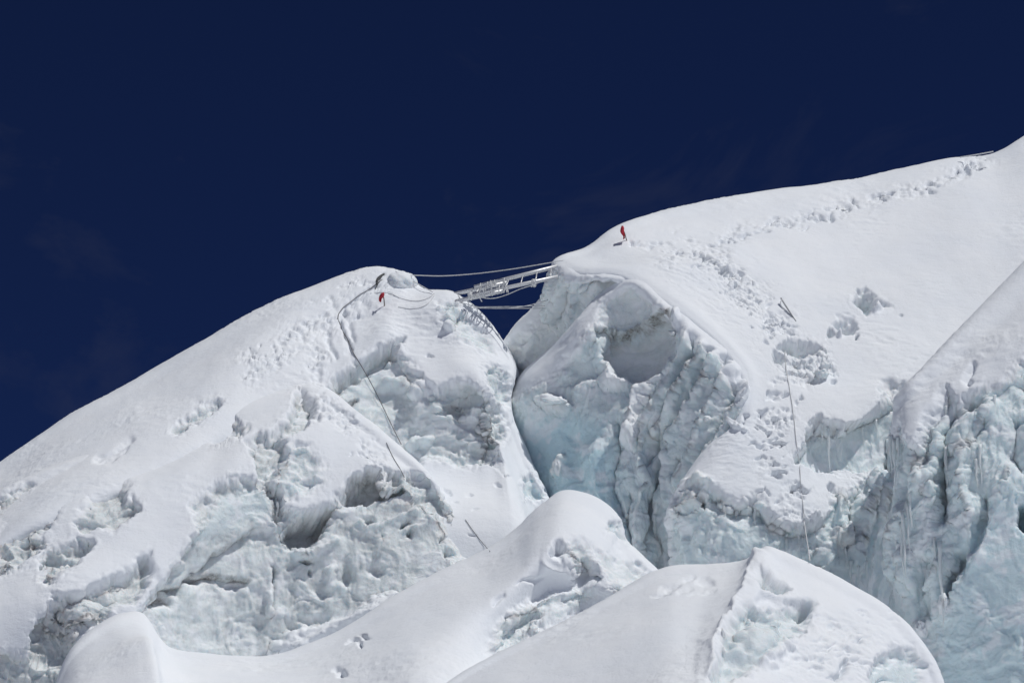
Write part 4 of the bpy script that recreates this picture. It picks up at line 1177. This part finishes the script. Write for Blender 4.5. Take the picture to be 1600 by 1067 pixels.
# -- marker flags on canes
def flag(foot, top, cloth, label):
    f, t = hit(*foot), None
    d = depth_of(f)
    t = at(top[0], top[1], d - 0.15)
    root = empty('marker_flag', f)
    tube('cane', [f - (t - f) * 0.3, f.lerp(t, 0.5) + Vector((0.01, 0, 0)), t], 0.012, M_CANE, root, 6)
    # cloth hanging in folds, thickened
    n, mth = len(cloth), 7
    vs, fs = [], []
    for i, (xl, xr, y) in enumerate(cloth):
        for j in range(mth):
            u = j / (mth - 1)
            vs.append(at(xl + (xr - xl) * u, y + 0.8 * math.sin(u * 5 + i), d - 0.2 + 0.10 * math.sin(u * 7 + i * 0.9)))
    for i in range(n - 1):
        for j in range(mth - 1):
            a_ = i * mth + j
            fs.append((a_, a_ + 1, a_ + mth + 1, a_ + mth))
    o = new_mesh('cloth', vs, fs, M_RED, root)
    sm = o.modifiers.new('thickness', 'SOLIDIFY')
    sm.thickness = 0.008
    tag(root, label, 'flag', 'red marker flags')

flag((600.5, 478), (598, 458), [(596, 599.5, 457.5), (593.5, 600.5, 460), (592.8, 600, 463), (592.5, 596.5, 466), (592.3, 596, 469), (592.5, 595.8, 471.5)], 'small red cloth flag on a cane beside the left dome trail')
flag((979, 376), (971.5, 353), [(971, 973, 353.5), (969.5, 975, 357), (969.5, 975.3, 361), (971, 976, 365), (973, 976.3, 368), (974, 976.3, 371), (973.5, 976, 373.5)], 'red cloth flag on a cane at the crest above the ladder')

# -- snow picket on the right slope
f = hit(1240, 497)
d = depth_of(f)
tp = at(1220, 466, depth_of(hit(1220, 466)) - 0.35)
root = empty('snow_picket', f)
ax = (tp - f)
sd_ = ax.cross(Vector((0, 1, 0))).normalized()
bk = ax.cross(sd_).normalized()
new_mesh('stake', *bar(f - ax * 0.2, tp, 0.018, 0.05, bk), M_PICKET, root, False)
tube('sling', smooth_pts([at(1222, 468, d - 0.4), at(1219.5, 474, d - 0.5), at(1222, 480, d - 0.5), at(1227, 485, d - 0.4)], 10), 0.009, M_ROPE, root)
tag(root, 'grey metal snow picket leaning in the right-hand slope above the holes', 'picket')

# -- loose blocks and knobs of ice: one rounded, chipped mesh each
def block(name, x, y, rx, ry, rd, seed, label, cat, ice=0.5, tilt=0.0, angular=0.5, sink=0.35, n=26, d=None, group=None, parent=None):
    if d is None:
        d = depth_of(hit(x, y)) + rd * sink
    th = np.linspace(0, math.pi, n)
    ph = np.linspace(0, 2 * math.pi, 2 * n, endpoint=False)
    TH, PH = np.meshgrid(th, ph, indexing='ij')
    u = np.stack([np.sin(TH) * np.cos(PH), np.sin(TH) * np.sin(PH), np.cos(TH)], -1).reshape(-1, 3)
    f1, f2, c1, t1 = worley(u * 1.3 + seed * 3.1, seed)
    r = 1 + angular * (0.35 * (c1 - 0.5) + 0.5 * t1) * sstep(0, 0.15, f2 - f1) + 0.10 * fbm(u * 2.5 + seed, 3, seed)
    u = u * r[:, None]
    c, s = math.cos(tilt), math.sin(tilt)
    X = u[:, 0] * c - u[:, 2] * s
    Z = u[:, 0] * s + u[:, 2] * c
    k = d / FPX
    loc = np.array([(x - 800) * k, (533.5 - y) * k, d])
    P = (loc[0] + X * rx * k)[:, None] * RGT + (loc[1] + Z * ry * k)[:, None] * UPV + (loc[2] + u[:, 1] * rd)[:, None] * FWD
    m2 = 2 * n
    fs = []
    for i in range(n - 1):
        for j in range(m2):
            fs.append((i * m2 + j, (i + 1) * m2 + j, (i + 1) * m2 + (j + 1) % m2, i * m2 + (j + 1) % m2))
    o = new_mesh(name, world(P), fs, GLACIER, parent)
    nz = np.zeros(len(P) * 3, np.float32)
    o.data.vertices.foreach_get('normal', nz)
    at_ = o.data.attributes.new('ice', 'FLOAT', 'POINT')
    at_.data.foreach_set('value', (ice * (1 - sstep(0.3, 0.7, nz.reshape(-1, 3)[:, 2]))).astype(np.float32))
    at_ = o.data.attributes.new('blue', 'FLOAT', 'POINT')
    at_.data.foreach_set('value', np.full(len(P), 0.15, np.float32))
    if label:
        tag(o, label, cat, group)
    return o

block('ice_block', 628, 445, 25, 21, 0.75, 5, 'smooth rounded ice block capping the left dome beside the rope anchor', 'ice block', 0.45, 0.55, 0.06, d=101.75)
block('ice_block', 866, 626, 18, 7, 0.35, 8, 'flat snow-topped slab of ice wedged in the blue cleft', 'ice block', 0.9, -0.25, 0.6, 0.1, group='loose blocks of ice')
block('ice_block', 871, 731, 5, 12, 0.2, 9, 'small upright ice chip stuck low on the blue cleft wall', 'ice block', 0.4, -0.5, 0.6, 0.1, group='loose blocks of ice')
block('ice_block', 1049, 798, 6, 5, 0.15, 14, 'small ice knob at the outer tip of the snow bench', 'ice block', 0.4, 0, 0.2, 0.0, group='loose blocks of ice')
block('ice_block', 1474, 945, 9, 16, 0.2, 17, 'jagged white ice chunk lodged between the icicles of the right wall', 'ice block', 0.3, 0.2, 0.8, 0.0, group='loose blocks of ice')
block('ice_block', 1439, 984, 10, 14, 0.25, 21, 'pointed snow block on the far shoulder of the nearest mound', 'ice block', 0.2, 0.3, 0.7, 0.3, group='loose blocks of ice')
block('ice_block', 1284, 584, 10, 9, 0.3, 23, 'rounded ice lump below the holes on the right slope', 'ice block', 0.8, 0, 0.4, 0.4, group='loose blocks of ice')
block('snowball', 1150, 666, 7, 6, 0.2, 24, 'rounded snow lump at the left brink of the bench', 'snow lump', 0.1, 0, 0.2, 0.2, n=16, group='snow lumps on the bench')
block('snowball', 1163, 671, 5, 4.5, 0.15, 25, 'smaller snow lump beside the trampled steps on the bench', 'snow lump', 0.1, 0, 0.2, 0.2, n=16, group='snow lumps on the bench')
block('ice_block', 1105, 655 + 0, 7, 6, 0.2, 33, 'ice knob at the lower end of a slanting flute', 'ice block', 0.8, 0, 0.4, 0.2, group='loose blocks of ice')
block('ice_block', 1392, 705, 9, 7, 0.2, 34, 'snow-capped ice stub beside the right wall', 'ice block', 0.3, 0, 0.3, 0.2, group='loose blocks of ice')

# -- icicles: parts of the ice they hang from
def icicle(x, y, length, r, parent, lift=0.05, seed=0):
    rnd = random.Random(seed)
    top = hit(x, y, lift)
    k = depth_of(top) * S / FPX
    L = length * k / math.cos(PITCH)
    n = 12
    pts, rs = [], []
    for i in range(n):
        t = i / (n - 1)
        pts.append(top + Vector((0.010 * math.sin(t * 9 + seed), 0.010 * math.cos(t * 7 + seed), 0.05 - L * t)))
        rs.append(max(0.002, r * k * (1 - t) ** 0.7 * (1 + 0.18 * math.sin(t * 17 + seed))))
    o = tube('icicle', pts, rs, GLACIER, parent, 7)
    nv_ = len(o.data.vertices)
    for nm, v in (('ice', 1.0), ('blue', 0.3)):
        a_ = o.data.attributes.new(nm, 'FLOAT', 'POINT')
        a_.data.foreach_set('value', np.full(nv_, v, np.float32))

rnd = random.Random(12)
for i, (x, y, L, r) in enumerate(((1389, 690, 90, 4), (1394, 684, 60, 3), (1399, 690, 75, 3.5), (1404, 688, 40, 3), (1412, 800, 110, 3), (1418, 790, 80, 2.5), (1407, 820, 90, 3), (1423, 770, 60, 2.5),
                                  (1470, 850, 140, 4), (1474, 700, 80, 3), (1463, 845, 70, 2.5), (1478, 640, 60, 3), (1456, 672, 50, 3), (1522, 720, 50, 3), (1528, 700, 70, 3), (1552, 625, 36, 3))):
    icicle(x, y, L, r, G.ob, 0.05, i)
for i, (x, y, L, r) in enumerate(((1295, 668, 75, 2.5), (1306, 672, 40, 2), (1286, 664, 30, 2), (1345, 670, 30, 2), (1368, 660, 40, 2), (1130, 792, 30, 2.5), (1150, 800, 26, 2.5), (1175, 796, 34, 2.5), (1330, 880, 50, 2.5), (1340, 885, 60, 2.5), (1350, 880, 55, 2.5),
                                  (1322, 860, 40, 2), (1250, 840, 30, 2), (1225, 835, 26, 2))):
    icicle(x, y, L, r, Fm.ob, 0.06, 50 + i)
for i, (x, y, L, r) in enumerate(((437, 788, 30, 3), (433, 780, 18, 2.5))):
    icicle(x, y, L, r, B.ob, 0.05, 80 + i)
